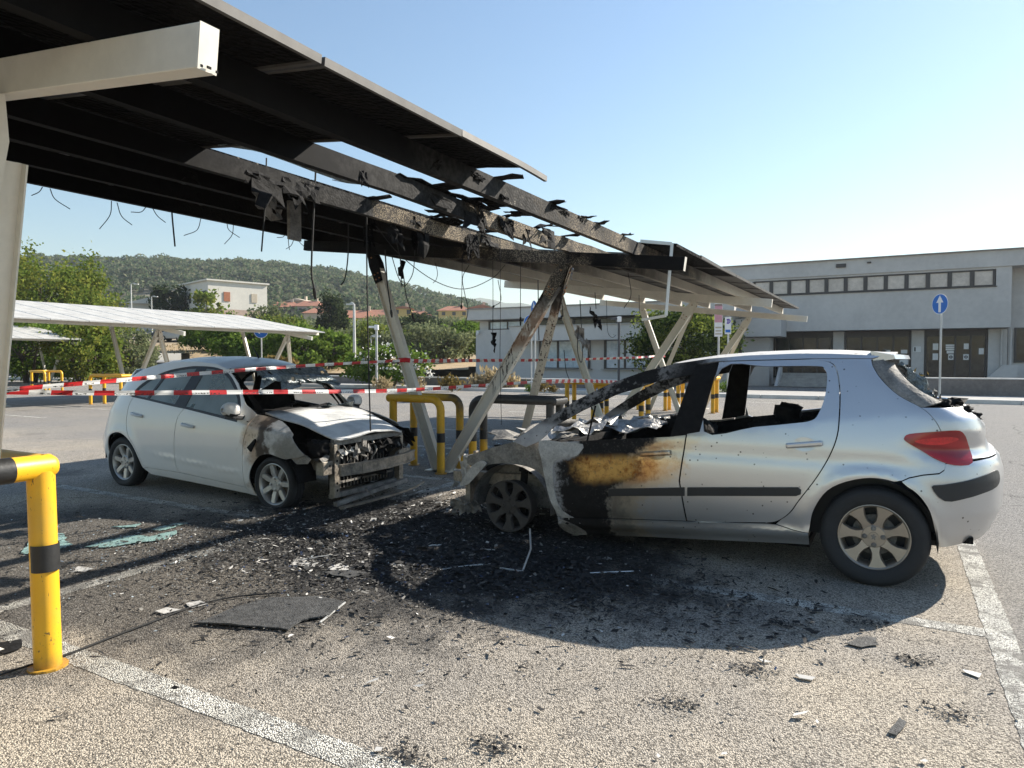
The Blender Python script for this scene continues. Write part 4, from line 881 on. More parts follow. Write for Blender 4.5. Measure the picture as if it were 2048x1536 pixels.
    for i in range(9):
        t = i / 8; yy = y0 + s * (.03 + .17 * t); sc_ = math.sin(math.pi * (.18 + .80 * t)) ** .5
        for k in range(n):
            a = 2 * math.pi * k / n; vs.append((-5.79 + .085 * sc_ * math.copysign(abs(math.cos(a)) ** .8, math.cos(a)), yy, .945 + .078 * sc_ * math.copysign(abs(math.sin(a)) ** .8, math.sin(a)) + .006 * t))
    q.add(vs, [(i * n + k, i * n + (k + 1) % n, (i + 1) * n + (k + 1) % n, (i + 1) * n + k) for i in range(8) for k in range(n)] + [tuple(range(n)), tuple(range(8 * n, 9 * n))[::-1]])
    q.m = [1 if sum(q.v[i][2] for i in f) / len(f) < .905 else 0 for f in q.f]
    q.build('door_mirror', [M_MIRW, M_BPLAST], C, smooth='all')
    q = MB(); q.beam((-5.80, y0 - s * .03, .865), (-5.79, y0 + s * .13, .885), .12, .05); q.build('mirror_foot', M_BPLAST, C, bev=.012)
    # front corner structure
    q = MB(); q.box((-4.80, MYC + s * .50, .36), (.07, .07, .52)); q.box((-4.83, MYC + s * .57, .40), (.10, .20, .13)); q.beam((-4.85, MYC + s * .53, .42), (-5.4, MYC + s * .50, .42), .09, .12); q.box((-4.86, MYC + s * .52, .62), (.16, .05, .04)); q.build('radiator_support_post', M_BEAM, C, bev=.004)
    A('wing_bracket', [(-5.06, .50), (-4.98, .56), (-4.90, .535), (-4.86, .50), (-4.89, .455), (-5.0, .45)], [], .04, M_CHARG, -.03, .008)
    blob('burnt_headlamp', (-4.93, MYC + s * .60, .58), (.22, .20, .16), M_CHAR, C, 101 + s, .5)
    rag('bent_front_metal', (-4.87, MYC + s * .66, .47), (.16, 0, -.03), (0, s * -.10, .05), amp=.04, mat=M_CHARG, parent=C, seed=110 + s)
m_wr = lambda x: m_w(x, m_zr(x))
def mroof(x, y):
    wv = m_wr(x); t = min(1, abs(y - MYC) / max(wv, .05)); cr = float(np.interp(x, [-8.35, -8.1, -7.8, -6.9, -6.2], [.18, .12, .075, .06, .07])); return (x, y, m_zr(x) + cr * (1 - t ** 2.2))
ra = [(x, MYC - m_wr(x) + .001) for x in np.linspace(-7.90, -6.26, 16)]; rb = [(x, MYC + m_wr(x) - .001) for x in np.linspace(-6.26, -7.90, 16)]
sheet('roof', ra + [(-6.16, MYC - .35), (-6.13, MYC), (-6.16, MYC + .35)] + rb + [(-8.05, MYC + .5), (-8.22, MYC + .25), (-8.27, MYC), (-8.22, MYC - .25), (-8.05, MYC - .5)], [], mroof, M_MROOF, C, .07, .012)
def hoodmap(u, v):
    """u along the car, v across (-1..1); the bonnet sags and buckles"""
    x = u; f = (x + 5.60) / .86; hw_ = .640 - .115 * f; zc = .905 - .10 * f - .115 * f * f
    return (x - .10 * (1 - v * v) * (f - .5) * -1.0, MYC + v * hw_, zc + .022 * (1 - v * v) - .045 * abs(v) ** 4 * f + .014 * mnoise.noise((x * 4, v * 2.2, 3)) + .010 * math.sin(v * 5 + 1) * f)
sheet('bonnet', [(-5.60, -1), (-5.3, -1), (-5.0, -1), (-4.80, -.985), (-4.745, -.93), (-4.735, -.5), (-4.735, 0), (-4.74, .5), (-4.76, .95), (-4.90, 1), (-5.3, 1), (-5.60, 1), (-5.62, .5), (-5.62, 0), (-5.61, -.5)], [], hoodmap, M_HOOD, C, .07, .014)
q = MB(); q.tube([(-5.66, MYC - .64, .86), (-5.60, MYC - .3, .865), (-5.58, MYC, .87), (-5.60, MYC + .3, .865), (-5.66, MYC + .64, .86)], .06, 10, squash=.55); q.build('scuttle_panel', M_CHAR, C, smooth=True)
q = MB(); pts = [(-4.66, 4.98, .385), (-4.585, 5.2, .39), (-4.555, 5.55, .395), (-4.585, 5.9, .40), (-4.66, 6.13, .405)]
for a, b in zip(pts[:-1], pts[1:]): q.beam(a, b, .035, .11); q.beam((a[0] + .022, a[1], a[2] + .045), (b[0] + .022, b[1], b[2] + .045), .012, .02); q.beam((a[0] + .022, a[1], a[2] - .045), (b[0] + .022, b[1], b[2] - .045), .012, .02)
q.build('crash_beam', M_BEAM, C)
q = MB(); q.beam((-4.80, 5.03, .635), (-4.80, 6.08, .645), .06, .055); q.beam((-4.83, 5.03, .11), (-4.83, 6.08, .12), .06, .05); q.box((-4.77, 5.45, .60), (.03, .06, .09)); q.box((-4.775, 5.75, .648), (.02, .2, .05)); q.build('radiator_support_bar', M_CHARG, C, bev=.004)
q = MB(); q.lathe([(.012, -.012), (.034, -.012), (.036, 0), (.034, .012), (.012, .012)], 18, 'x', (-4.745, 5.42, .565)); q.build('bonnet_lock', M_CHARG, C, smooth=True)
pts = smooth_poly([(-4.62, 4.93, .035), (-4.50, 5.15, .065), (-4.45, 5.5, .085), (-4.46, 5.85, .10), (-4.53, 6.12, .115)], 5)
q = MB()
for a, b in zip(pts[:-1], pts[1:]): q.beam(a, b, .055, .018)
q.build('bumper_lower_strip', M_BEAM, C)
q = MB(); q.beam((-4.72, 4.98, .05), (-4.66, 5.6, .12), .05, .04); q.beam((-4.66, 5.6, .12), (-4.70, 6.05, .13), .05, .04); q.beam((-4.60, 5.28, .16), (-4.56, 5.36, .08), .03, .012); q.build('broken_grille_bar', M_CHARG, C)
q = MB(); q.box((-4.92, MYC, .36), (.06, .86, .42)); q.build('burnt_radiator', M_CHAR, C)
blob('burnt_engine', (-5.2, MYC, .50), (.45, .9, .44), M_CHAR, C, 55, .4, 16, 3.0)
for i, (c_, e1, e2, mt) in enumerate([((-4.72, 5.30, .50), (.02, .18, .03), (.06, 0, .10), M_CHARG), ((-4.73, 5.62, .47), (.03, .3, .02), (.03, .02, .12), M_CHAR), ((-4.76, 5.85, .50), (.03, .26, .02), (.05, .02, .10), M_CHAR), ((-4.74, 5.5, .26), (.02, .5, .0), (.03, 0, .10), M_CHAR), ((-4.86, 6.15, .63), (.12, .10, -.02), (.05, .06, -.12), M_CHAR), ((-4.72, 5.12, .52), (.02, .16, .03), (.02, .0, .05), M_ASHW)]):
    rag('melted_front_part', c_, e1, e2, n=(7, 5), amp=.07, mat=mt, parent=C, seed=120 + i, tatter=.7)
q = MB(); q.box((-6.62, MYC, .20), (2.0, 1.3, .05)); q.box((-5.62, MYC, .5), (.04, 1.3, .66)); q.build('floor_pan', M_CHAR, C)
# cabin: dash, seats, wheel, shattered windscreen rim
blob('burnt_dashboard', (-5.80, MYC, .78), (.42, 1.30, .26), M_CHAR, C, 61, .35, 18, 3.2)
for i, yy in enumerate((MYC - .36, MYC + .36)):
    blob('front_seat', (-6.62, yy, .92), (.26, .50, .74), M_CHAR, C, 140 + i, .12); blob('front_seat', (-6.42, yy, .50), (.55, .5, .24), M_CHAR, C, 145 + i, .12); blob('headrest', (-6.66, yy, 1.25), (.14, .28, .22), M_CHAR, C, 150 + i, .1)
blob('rear_seat', (-7.55, MYC, .82), (.3, 1.2, .65), M_CHAR, C, 160, .1)
q = MB(); cc = Vector((-6.05, MYC + .36, .86)); nx = Vector((.45, 0, .9)).normalized(); ux = Vector((0, 1, 0)); vx = nx.cross(ux)
q.tube([cc + (ux * math.cos(a) + vx * math.sin(a)) * .175 for a in np.linspace(0, 2 * math.pi, 25)], .014, 8, caps=False); q.tube([cc, cc - nx * .3], .03, 8); q.beam(cc - ux * .17, cc + ux * .17, .03, .02); q.build('steering_wheel', M_CHAR, C, smooth=True)
rag('shattered_windscreen', (-6.06, MYC + .10, 1.355), (0, 1.05, 0), (.26, .02, -.15), n=(22, 9), amp=.035, mat=M_GLASSD, parent=C, seed=171, tatter=.9)
rag('shattered_windscreen', (-5.86, MYC + .38, .86), (.1, .5, .02), (.26, .0, .05), n=(9, 6), amp=.08, mat=M_GLASSD, parent=C, seed=172, tatter=.9)
rag('windscreen_seal', (-5.95, MYC + .595, 1.10), (.60, .0, -.55), (0, -.05, .03), n=(10, 3), amp=.03, mat=M_CHAR, parent=C, seed=173)
rag('windscreen_seal', (-5.90, MYC - .600, 1.06), (.58, .0, -.55), (0, .05, .03), n=(10, 3), amp=.03, mat=M_CHAR, parent=C, seed=174)
wheel(C, (-7.765, 4.83, .272), .287, .208, .175, -1, M_TYRE, M_RIMS, style='bar', a0=.25, nb=4)
wheel(C, (-7.765, 2 * MYC - 4.83, .272), .287, .208, .175, 1, M_TYRE, M_RIMS, style='bar')
wheel(C, (-5.325, 4.84, .226), .272, .208, .185, -1, M_TYRE, M_RIMS, style='bar', a0=.05, flat=.046)
wheel(C, (-5.325, 2 * MYC - 4.84, .226), .272, .208, .185, 1, M_TYRE, M_RIMS, style='bar', flat=.046)
q = MB(); q.tube([(-6.42, MYC, 1.47), (-6.52, MYC, 1.60)], [.012, .005], 6); q.build('aerial', M_BPLAST, C)
# loose wing flap hanging from the far corner of the bonnet
rag('hanging_trim', (-4.95, MYC + .62, .72), (.35, .05, -.08), (.05, .10, -.16), n=(7, 5), amp=.04, mat=M_CHAR, parent=C, seed=177)
q = MB(); q.prism([(-.05, -.02), (.0, -.06), (.07, .05), (.06, .07)], (-5.56, MYC - m_w(-5.56, .60) - .004, .60), (1, 0, 0), (0, 0, 1), (0, -1, 0), .02); q.build('burnt_repeater', M_CHAR, C)

# wiring, hoses and fins in the open nose
rw_ = random.Random(5)
for i in range(11):
    y0 = 5.1 + .09 * i; pts_ = [(-4.80 + rw_.uniform(-.03, .05), y0 + rw_.uniform(-.1, .1), .62), (-4.74 + rw_.uniform(-.02, .03), y0 + rw_.uniform(-.08, .08), .52), (-4.76 + rw_.uniform(-.03, .03), y0 + rw_.uniform(-.12, .12), .44), (-4.80, y0 + rw_.uniform(-.1, .1), .30 + rw_.uniform(-.08, .05))]
    q = MB(); q.tube(smooth_poly(pts_, 4), rw_.choice([.004, .006, .012]), 6); q.build('burnt_hose', M_CHAR if i % 3 else M_CHARG, C, smooth=True)
for i in range(16): q = MB(); q.box((-4.885, 5.17 + .052 * i, .36), (.012, .006, .40)); q.build('radiator_fin', M_CHARG, C)
for zz in (.22, .30, .52): q = MB(); q.beam((-4.86, 5.1, zz), (-4.85, 6.0, zz + .01), .02, .018); q.build('cooler_bar', M_CHARG if zz != .3 else M_CHAR, C)
for i, (yy, zz) in enumerate([(5.055, .55), (5.055, .46), (5.055, .24), (5.055, .17), (5.02, .42), (4.97, .42)]): q = MB(); q.lathe([(0, .0), (.013, .0)], 12, 'x', (-4.7635 if i < 4 else -4.778, yy, zz)); q.build('hole_shade_disc', M_CHAR, C)  # flat dark discs paint the shade of holes; nothing is cut
# ---------------------------------------------------------------- placing helpers (survey: picture column/row and distance -> metres)
_F = 1386.; _yaw = R(29.08); _p = math.atan(48 / _F)
_fw = Vector((-math.sin(_yaw) * math.cos(_p), math.cos(_yaw) * math.cos(_p), -math.sin(_p))); _rt = Vector((math.cos(_yaw), math.sin(_yaw), 0)); _up = _rt.cross(_fw)
_eye = Vector((0, 0, 1.445))
def ray(x, y): return _fw * _F + _rt * (x - 1024) - _up * (y - 768)
def at(x, y, d): return _eye + ray(x, y) * (d / _F)
def gp(x, y, z=0.0): r = ray(x, y); return _eye + r * ((z - 1.445) / r.z)
def atX(x, y, X): r = ray(x, y); return _eye + r * (X / r.x)
def dirat(x, d): q = at(x, 720, d); return q.x, q.y
# ---------------------------------------------------------------- kerb, pavement, low walls
def block(name, c, d, mat, kind=None, bev=.01, label=None, cat=None, group=None):
    q = MB(); q.box(c, d); o = q.build(name, mat, loc=(c[0], c[1], c[2] - d[2] / 2), bev=bev); return tag(o, label, cat, group, kind)
block('pavement', (-20, 29.6, .055), (120, 4.0, .13), M_CONC, 'structure')
for k in range(60): block('kerb', (-69.5 + 2 * k, 27.5, .065), (1.985, .17, .15), M_KERB, 'structure')
lowwall = thing('low_wall', 'long low concrete wall behind the kerb, below the dry bank', 'wall', (-30, 30.2, 0))
for k in range(17): q = MB(); q.box((-65 + 3.4 * k, 30.2, .30), (3.39, .25, .38)); q.build('wall_panel', M_WALLC, lowwall, bev=.01); q = MB(); q.box((-65 + 3.4 * k, 30.2, .52), (3.38, .32, .06)); q.build('coping_stone', M_KERB, lowwall, bev=.01)
rw = thing('low_wall', 'stepped low wall with a stub pillar in front of the entrance doors', 'wall', (3, 31, 0))
q = MB(); q.box((2.6, 31.0, .42), (6.4, .3, .62)); q.build('wall_panel', M_WALLC, rw, bev=.01); q = MB(); q.box((2.6, 31.0, .755), (6.4, .36, .05)); q.build('coping_stone', M_KERB, rw, bev=.008)
q = MB(); q.box((-.85, 31.0, .66), (.48, .42, 1.10)); q.build('pillar', M_CONC, rw, bev=.01); q = MB(); q.box((-.85, 31.0, 1.24), (.56, .5, .06)); q.build('coping_stone', M_KERB, rw, bev=.008)
q = MB(); q.box((11.0, 31.0, .36), (10.3, .3, .50)); q.build('wall_panel', M_WALLC, rw, bev=.01); q = MB(); q.box((11.0, 31.0, .635), (10.3, .36, .05)); q.build('coping_stone', M_KERB, rw, bev=.008)
# ---------------------------------------------------------------- main building
M_FAC = simple('grey_render', (.56, .535, .505), .9, var=.10, scale=.6, bump=.15, bscale=30)
M_FACB = simple('light_grey_render', (.56, .54, .515), .9, var=.08, scale=.5, bump=.15, bscale=30)
M_FRAME = simple('dark_bronze_frame', (.055, .048, .045), .5, var=.15)
M_BLINDREFL = simple('blind_and_reflection_window', (.50, .41, .37), .12, var=.14, scale=.9, c2=(.66, .57, .51), spec=.7)  # pale blinds plus the reflected sunlit hill, painted into one pane colour
M_WINB = simple('sky_painted_window', (.30, .42, .54), .10, var=.2, scale=.7, c2=(.60, .69, .76), spec=.7)  # reflected sky painted into the colour of the frosted panes
M_DOORG = simple('dark_door_glass', (.014, .019, .019), .05, var=.5, scale=.6, spec=.35, c2=(.05, .052, .05))
M_PAPER = simple('paper_notice', (.74, .74, .72), .8, var=.06)
MBd = thing('office_building', 'grey two-storey office building with a long strip of upper windows', 'building', (0, 43, 0))
X0, X1 = -9.6, 4.86
q = MB(); q.box(((X0 + X1) / 2, 47, 4.105), (X1 - X0, 10, 2.07)); q.box(((X0 + X1) / 2, 47, 6.03), (X1 - X0, 10, .10)); q.box((X0 + 1.1, 47, 5.56), (2.2, 10, .84)); q.box((4.54, 47, 5.56), (.64, 10, .84)); q.box(((X0 + X1) / 2 + .4, 47.5, 5.56), (X1 - X0 - 3.5, 8.4, .84)); q.build('upper_wall', M_FAC, MBd)
q = MB(); q.box(((X0 + 22) / 2, 46.96, 6.49), (22 - X0, 10.1, .82)); q.build('parapet', M_FAC, MBd, bev=.02); q = MB(); q.box(((X0 + 22) / 2, 46.9, 6.92), (22 - X0, 10.3, .04)); q.build('coping', M_CONC, MBd)
xs = np.linspace(-7.36, 4.19, 13)
for i in range(12):
    a, b = xs[i], xs[i + 1]; fr = MB()
    for c_, d_ in (((a + .05, 42.10, 5.56), (.10, .10, .82)), ((b - .05, 42.10, 5.56), (.10, .10, .82)), (((a + b) / 2, 42.10, 5.18), (b - a - .2, .10, .06)), (((a + b) / 2, 42.10, 5.94), (b - a - .2, .10, .06))): fr.box(c_, d_)
    f_ = fr.build('window', M_FRAME, MBd); q = MB(); q.box(((a + b) / 2, 42.13, 5.56), (b - a - .2, .02, .70)); q.build('pane', M_BLINDREFL, f_)
q = MB(); q.box((-1.58, 42.0, 5.115), (11.7, .14, .04)); q.build('window_sill', M_FRAME, MBd)
q = MB(); q.box((-2.7, 47.2, 1.54), (13.7, 7.6, 3.0)); q.build('ground_floor_core', M_FAC, MBd)
for a, b in ((-9.6, -6.40), (-3.2, -2.64), (.64, 1.22), (4.05, 4.86)):
    q = MB(); q.box(((a + b) / 2, 43.3, 1.54), (b - a, .5, 3.0)); q.build('pilaster', M_FAC, MBd)
for bi, (a, b) in enumerate(((-6.38, -3.22), (-2.62, .62), (1.24, 4.03))):
    q = MB(); q.box(((a + b) / 2, 43.25, 2.91), (b - a, .16, .30)); q.build('lintel_panel', M_FRAME, MBd)
    n = 4; fr = MB()
    for k in range(n + 1): fr.box((a + .04 + (b - a - .08) * k / n, 43.2, 1.60), (.08, .09, 2.36))
    fr.box(((a + b) / 2, 43.2, .46), (b - a - .1, .07, .08)); fr.box(((a + b) / 2, 43.2, 2.74), (b - a - .1, .07, .08)); f_ = fr.build('glazed_door', M_FRAME, MBd)
    for k in range(n):
        u0 = a + .08 + (b - a - .16) * k / n; u1 = a + .08 + (b - a - .16) * (k + 1) / n; q = MB(); q.box(((u0 + u1) / 2, 43.23, 1.6), (u1 - u0 - .06, .02, 2.2)); q.build('pane', M_DOORG, f_)
for i, (xx, zz, w_, h_) in enumerate([(1.75, 2.15, .25, .35), (1.75, 1.62, .25, .35), (2.42, 2.22, .42, .09), (2.42, 2.11, .42, .09), (2.42, 2.0, .42, .09), (2.42, 1.86, .32, .14), (2.45, 1.60, .24, .30), (3.12, 2.16, .22, .30), (3.12, 1.60, .24, .30), (3.78, 1.90, .22, .32), (-.55, 1.85, .40, .28), (.30, 1.45, .42, .5), (.30, 1.9, .3, .2), (-.65, 1.95, .2, .1)]):
    q = MB(); q.box((xx, 43.205 if True else 0, zz), (w_, .006, h_)); o = q.build('notice', M_PAPER, MBd)
    if i in (6, 8): q = MB(); q.lathe([(.05, 0), (.085, 0)], 16, 'y', (xx, 43.2, zz)); q.box((xx, 43.199, zz), (.15, .003, .045)); q.build('notice_symbol', M_BPLAST, o)
q = MB(); q.box((.90, 43.03, 2.02), (.36, .03, .30)); o = q.build('wall_plaque', M_PAPER, MBd); q = MB(); q.box((.80, 43.01, 2.02), (.07, .01, .22)); q.build('plaque_mark', M_FRAME, o)
q = MB(); q.box((-2.78, 41.86, 6.58), (.5, .1, .20)); q.build('floodlight', M_FRAME, MBd, bev=.02); q = MB(); q.box((-1.42, 41.86, 6.66), (.2, .1, .08)); q.build('floodlight', M_FRAME, MBd, bev=.02)
q = MB(); q.box((13.4, 48.2, 3.27), (17.0, 10, 6.4)); q.build('side_wall', M_FAC, MBd)
q = MB(); q.tube([(4.6, 42.96, .1), (4.6, 42.96, 3.0)], .05, 8); q.tube([(4.98, 42.9, .1), (4.98, 42.9, 3.0)], .05, 8); q.build('downpipe', M_FAC, MBd, smooth=True)
for k in range(3):
    a = 5.15 + 3.6 * k; fr = MB()
    for c_, d_ in (((a + .05, 43.15, 2.2), (.1, .1, 1.76)), ((a + 2.75, 43.15, 2.2), (.1, .1, 1.76)), ((a + 1.4, 43.15, 1.37), (2.6, .1, .08)), ((a + 1.4, 43.15, 3.04), (2.6, .1, .08))): fr.box(c_, d_)
    f_ = fr.build('window', M_FRAME, MBd); q = MB(); q.box((a + 1.4, 43.17, 2.2), (2.6, .02, 1.6)); q.build('pane', M_DOORG, f_)
q = MB(); q.prism([(0, 0), (1.5, 0), (1.5, .9), (.9, .9)], (3.7, 42.2, .3), (1, 0, 0), (0, 0, 1), (0, 1, 0), .2); q.build('ramp_wall', M_FAC, MBd)
# entrance canopy block and steps
q = MB(); q.box((-6.75, 41.0, 3.22), (2.4, 2.2, .98)); q.build('entrance_canopy', M_FACB, MBd, bev=.02); q = MB(); q.box((-7.0, 41.4, 1.35), (1.5, 1.2, 2.7)); q.build('entrance_wall', M_FACB, MBd)
for k in range(6): q = MB(); q.box((-4.3, 41.2 - .32 * k, .35 - .065 * k + .03), (2.6, .34, .70 - .13 * k)); q.build('step', M_CONC, MBd)
q = MB(); q.prism([(0, 0), (2.0, 0), (2.0, 1.0), (1.5, 1.0)], (-5.75, 39.2, .05), (0, 1, 0), (0, 0, 1), (1, 0, 0), .14); q.prism([(0, 0), (2.0, 0), (2.0, 1.0), (1.5, 1.0)], (-2.95, 39.2, .05), (0, 1, 0), (0, 0, 1), (1, 0, 0), .14); q.build('stair_wall', M_FACB, MBd)
# ---------------------------------------------------------------- low wing
WG = thing('office_wing', 'light grey single-storey wing with wide windows behind the burnt guard', 'building', (-16, 40, 0))
q = MB(); q.box((-15.9, 44, 1.68), (15.8, 12, 3.36)); q.build('wall', M_FACB, WG); q = MB(); q.box((-15.9, 44.2, 3.66), (15.7, 11.6, .56)); q.build('clerestory_core', M_FACB, WG)
q = MB(); q.box((-15.9, 43.6, 4.33), (16.7, 12, .68)); q.build('fascia', M_FACB, WG, bev=.02); q = MB(); q.box((-15.9, 43.55, 4.695), (16.8, 12.1, .05)); q.build('coping', M_CONC, WG)
for a, b in ((-23.05, -20.25), (-20.1, -17.3), (-17.15, -14.3), (-14.15, -11.3), (-11.1, -8.4)):
    fr = MB()
    for c_, d_ in (((a + .06, 38.36, 3.65), (.12, .08, .54)), ((b - .06, 38.36, 3.65), (.12, .08, .54)), (((a + b) / 2, 38.36, 3.65), (.08, .08, .46)), (((a + b) / 2, 38.36, 3.41), (b - a - .24, .08, .06)), (((a + b) / 2, 38.36, 3.89), (b - a - .24, .08, .06))): fr.box(c_, d_)
    f_ = fr.build('clerestory_window', M_FRAME, WG); q = MB(); q.box(((a + b) / 2, 38.38, 3.65), (b - a - .24, .02, .46)); q.build('pane', M_WINB if a < -22 else M_DOORG, f_)
q = MB(); q.prism([(0, .0), (.0, .86), (-.35, .86)], (-20.35, 36.8, 2.60), (1, 0, 0), (0, 0, 1), (0, 1, 0), 1.2); q.box((-14.1, 37.4, 3.03), (12.5, 1.2, .86)); q.build('balcony_beam', M_FACB, WG); q = MB(); q.box((-14.2, 37.36, 3.48), (13.0, 1.3, .05)); q.build('coping', M_CONC, WG)
for a, b in ((-19.21, -15.84), (-14.96, -11.6), (-10.9, -8.6)):
    fr = MB()
    for c_, d_ in (((a + .07, 37.97, 1.78), (.14, .12, 1.7)), ((b - .07, 37.97, 1.78), (.14, .12, 1.7)), ((a + (b - a) * .38, 37.97, 1.78), (.12, .12, 1.58)), (((a + b) / 2, 37.97, .96), (b - a - .28, .12, .06)), (((a + b) / 2, 37.97, 2.6), (b - a - .28, .12, .06))): fr.box(c_, d_)
    f_ = fr.build('window', M_FRAME, WG); q = MB(); q.box(((a + b) / 2, 37.975, 1.78), (b - a - .28, .02, 1.58)); q.build('pane', M_WINB, f_); q = MB(); q.box(((a + b) / 2, 37.9, .91), (b - a + .3, .26, .04)); q.build('sill', M_CONC, f_)
q = MB(); q.box((-23.55, 37.9, 3.22), (.16, .2, .14)); q.lathe([(.0, -.14), (.07, -.10), (.09, 0), (.0, .02)], 10, 'z', (-23.55, 37.78, 3.14)); q.build('security_camera', M_PAPER, WG, bev=.01)
# ---------------------------------------------------------------- terrain behind the car park
M_DRY = simple('dry_grass_bank', (.30, .21, .11), 1.0, var=.35, scale=.35, bump=.6, bscale=6, c2=(.42, .33, .20))
def f_hillground(g):
    p, x, y, z = g.pos(); n = g.noise(p, .03, 4.0); n2 = g.noise(p, .4, 4.0)
    c = g.mix(g.sm(n, .42, .6), (.105, .10, .06), (.24, .205, .15)); c = g.mix(g.sm(n2, .5, .7) * .5, c, (.06, .07, .035))
    near_ = g.sm((x * x + y * y).sqrt(), 95.0, 60.0); c = g.mix(near_ * .85, c, g.mix(n2, (.33, .22, .11), (.46, .34, .20)))
    return {'Base Color': c, 'Roughness': 1.0, 'Normal': g.bump(n2, .6, .4)}
M_HILL = material('scrub_hill_ground', f_hillground)
crest = interp([24, 27, 28.5, 30.7, 33, 36.2, 39.8, 44.6, 49.8, 55, 59.7, 66, 75], [652, 648, 640, 626, 604, 580, 560, 536, 524, 519, 517, 512, 510])
bl = interp([28, 34, 45, 62, 70, 95, 140, 200], [.05, .5, 1.5, 2.7, 3.2, 5.4, 8, 12]); br = interp([28, 34, 45, 62, 70, 95, 140, 200], [.05, .25, .7, 1.4, 1.9, 3.4, 7, 12])
def hz(az, d):
    """height at azimuth az (degrees left of +Y) and depth d"""
    k = min(1, max(0, (az - 48) / 5)); base = bl(min(d, 200)) * k + br(min(d, 200)) * (1 - k)
    hc = 1.445 + (720 - crest(az)) / 1386 * 400 - 3.2
    if d <= 170: return base
    t = min(1, (d - 170) / 230.0); t2 = t * t * (3 - 2 * t); b0 = bl(170) * k + br(170) * (1 - k)
    z = b0 + (hc - b0) * (.55 * t + .45 * t2)
    if d > 400: z = hc - (d - 400) * .08
    return z + 1.2 * mnoise.noise((az * .5, d * .02, 1)) * min(1, (d - 170) / 60)
azs = np.linspace(12, 78, 100); ds = np.concatenate([np.linspace(35, 170, 34), np.linspace(176, 460, 44)])
def pol(az, d): dd = d / max(.35, math.cos(R(az - 29.08))); return -math.sin(R(az)) * dd, math.cos(R(az)) * dd
V_ = []; F_ = []
for i, az in enumerate(azs):
    for d in ds:
        x, y = pol(az, d); V_.append((x, y, hz(az, d) if y > 32.0 else .02))
N = len(ds)
for i in range(len(azs) - 1):
    for k in range(N - 1):
        a = i * N + k
        if min(V_[a][1], V_[a + N][1], V_[a + 1][1]) > 30.6 and not (V_[a][0] > -25.5 and V_[a][1] < 52): F_.append((a, a + 1, a + N + 1, a + N))
q = MB(); q.add(V_, F_); tag(q.build('hill', M_HILL, loc=(-100, 200, 0), smooth='all'), kind='structure')
q = MB(); V_ = []; ax = np.linspace(10, 50, 60)                        # far blue ridge
for az in ax:
    e = float(np.interp(az, [10, 20, 27, 29, 31, 33, 38, 50], [626, 620, 612, 606, 600, 596, 600, 620])) + 3 * mnoise.noise((az * .5, 0, 0)); x, y = pol(az, 1500); h = 1.445 + (720 - e) / 1386 * 1500
    for t, hh in ((.75, 0), (.85, h * .45), (.93, h * .8), (1.0, h), (1.15, h * .6)): V_.append((x * t, y * t, hh + 6 * mnoise.noise((az, t * 9, 2))))
q.add(V_, [(i * 5 + k, i * 5 + k + 1, (i + 1) * 5 + k + 1, (i + 1) * 5 + k) for i in range(59) for k in range(4)])
tag(q.build('distant_ridge', simple('far_scrub', (.075, .105, .06), 1.0, var=.35, scale=.01, c2=(.13, .15, .09)), loc=(-700, 1300, 0), smooth='all'), kind='structure')
# ---------------------------------------------------------------- vegetation
def leafmat(name, c1, c2, c3=None):
    m = bpy.data.materials.new(name); m.use_nodes = True; t = m.node_tree; t.nodes.clear(); g = G(t)
    r = g.isl(); p = g.obj()[0]; n = g.noise(p, .8, 2.0)
    c = g.mix(r, c1, c2)
    if c3: c = g.mix(g.sm(n + r * .25, .62, .74), c, c3)
    a = g.node('ShaderNodeBsdfDiffuse'); b = g.node('ShaderNodeBsdfTranslucent'); x = g.node('ShaderNodeMixShader'); x.inputs[0].default_value = .42
    g.put(a.inputs[0], c); g.put(b.inputs[0], c); t.links.new(a.outputs[0], x.inputs[1]); t.links.new(b.outputs[0], x.inputs[2])
    o = g.node('ShaderNodeOutputMaterial'); t.links.new(x.outputs[0], o.inputs[0]); return m
L_LIME = leafmat('yellow_green_leaves', (.10, .15, .028), (.20, .25, .05), (.22, .23, .045)); L_GRN = leafmat('bright_green_leaves', (.075, .135, .022), (.18, .25, .05)); L_OLV = leafmat('olive_leaves', (.12, .145, .07), (.23, .25, .13))
L_DRK = leafmat('dark_leaves', (.022, .036, .016), (.060, .080, .032)); L_FOR = leafmat('hill_scrub_leaves', (.045, .080, .034), (.13, .175, .085), (.19, .19, .115)); L_BRN = leafmat('browning_leaves', (.13, .10, .035), (.25, .18, .06)); L_WHT = leafmat('white_blossom', (.62, .62, .58), (.80, .80, .76)); L_DRYW = leafmat('dry_stems', (.30, .235, .13), (.46, .37, .22)); L_GLOS = leafmat('citrus_leaves', (.02, .038, .012), (.07, .10, .028), (.20, .24, .05))
M_BARK = simple('bark', (.10, .075, .055), .95, var=.3, scale=8, bump=.8, bscale=20)
def quads(cent, size, stretch=1.6, upbias=0.0):
    """one random leaf card per centre, as plain arrays"""
    n = len(cent); d = rng.normal(size=(n, 3)); d[:, 2] += upbias; d /= np.linalg.norm(d, axis=1)[:, None]
    e = np.cross(d, rng.normal(size=(n, 3))); e /= np.linalg.norm(e, axis=1)[:, None]
    s = size * rng.uniform(.6, 1.3, n)[:, None]; d = d * s * stretch * .5; e = e * s * .5
    v = np.stack([cent - d, cent + e * .9, cent + d, cent - e * .9], 1).reshape(-1, 3)
    return v
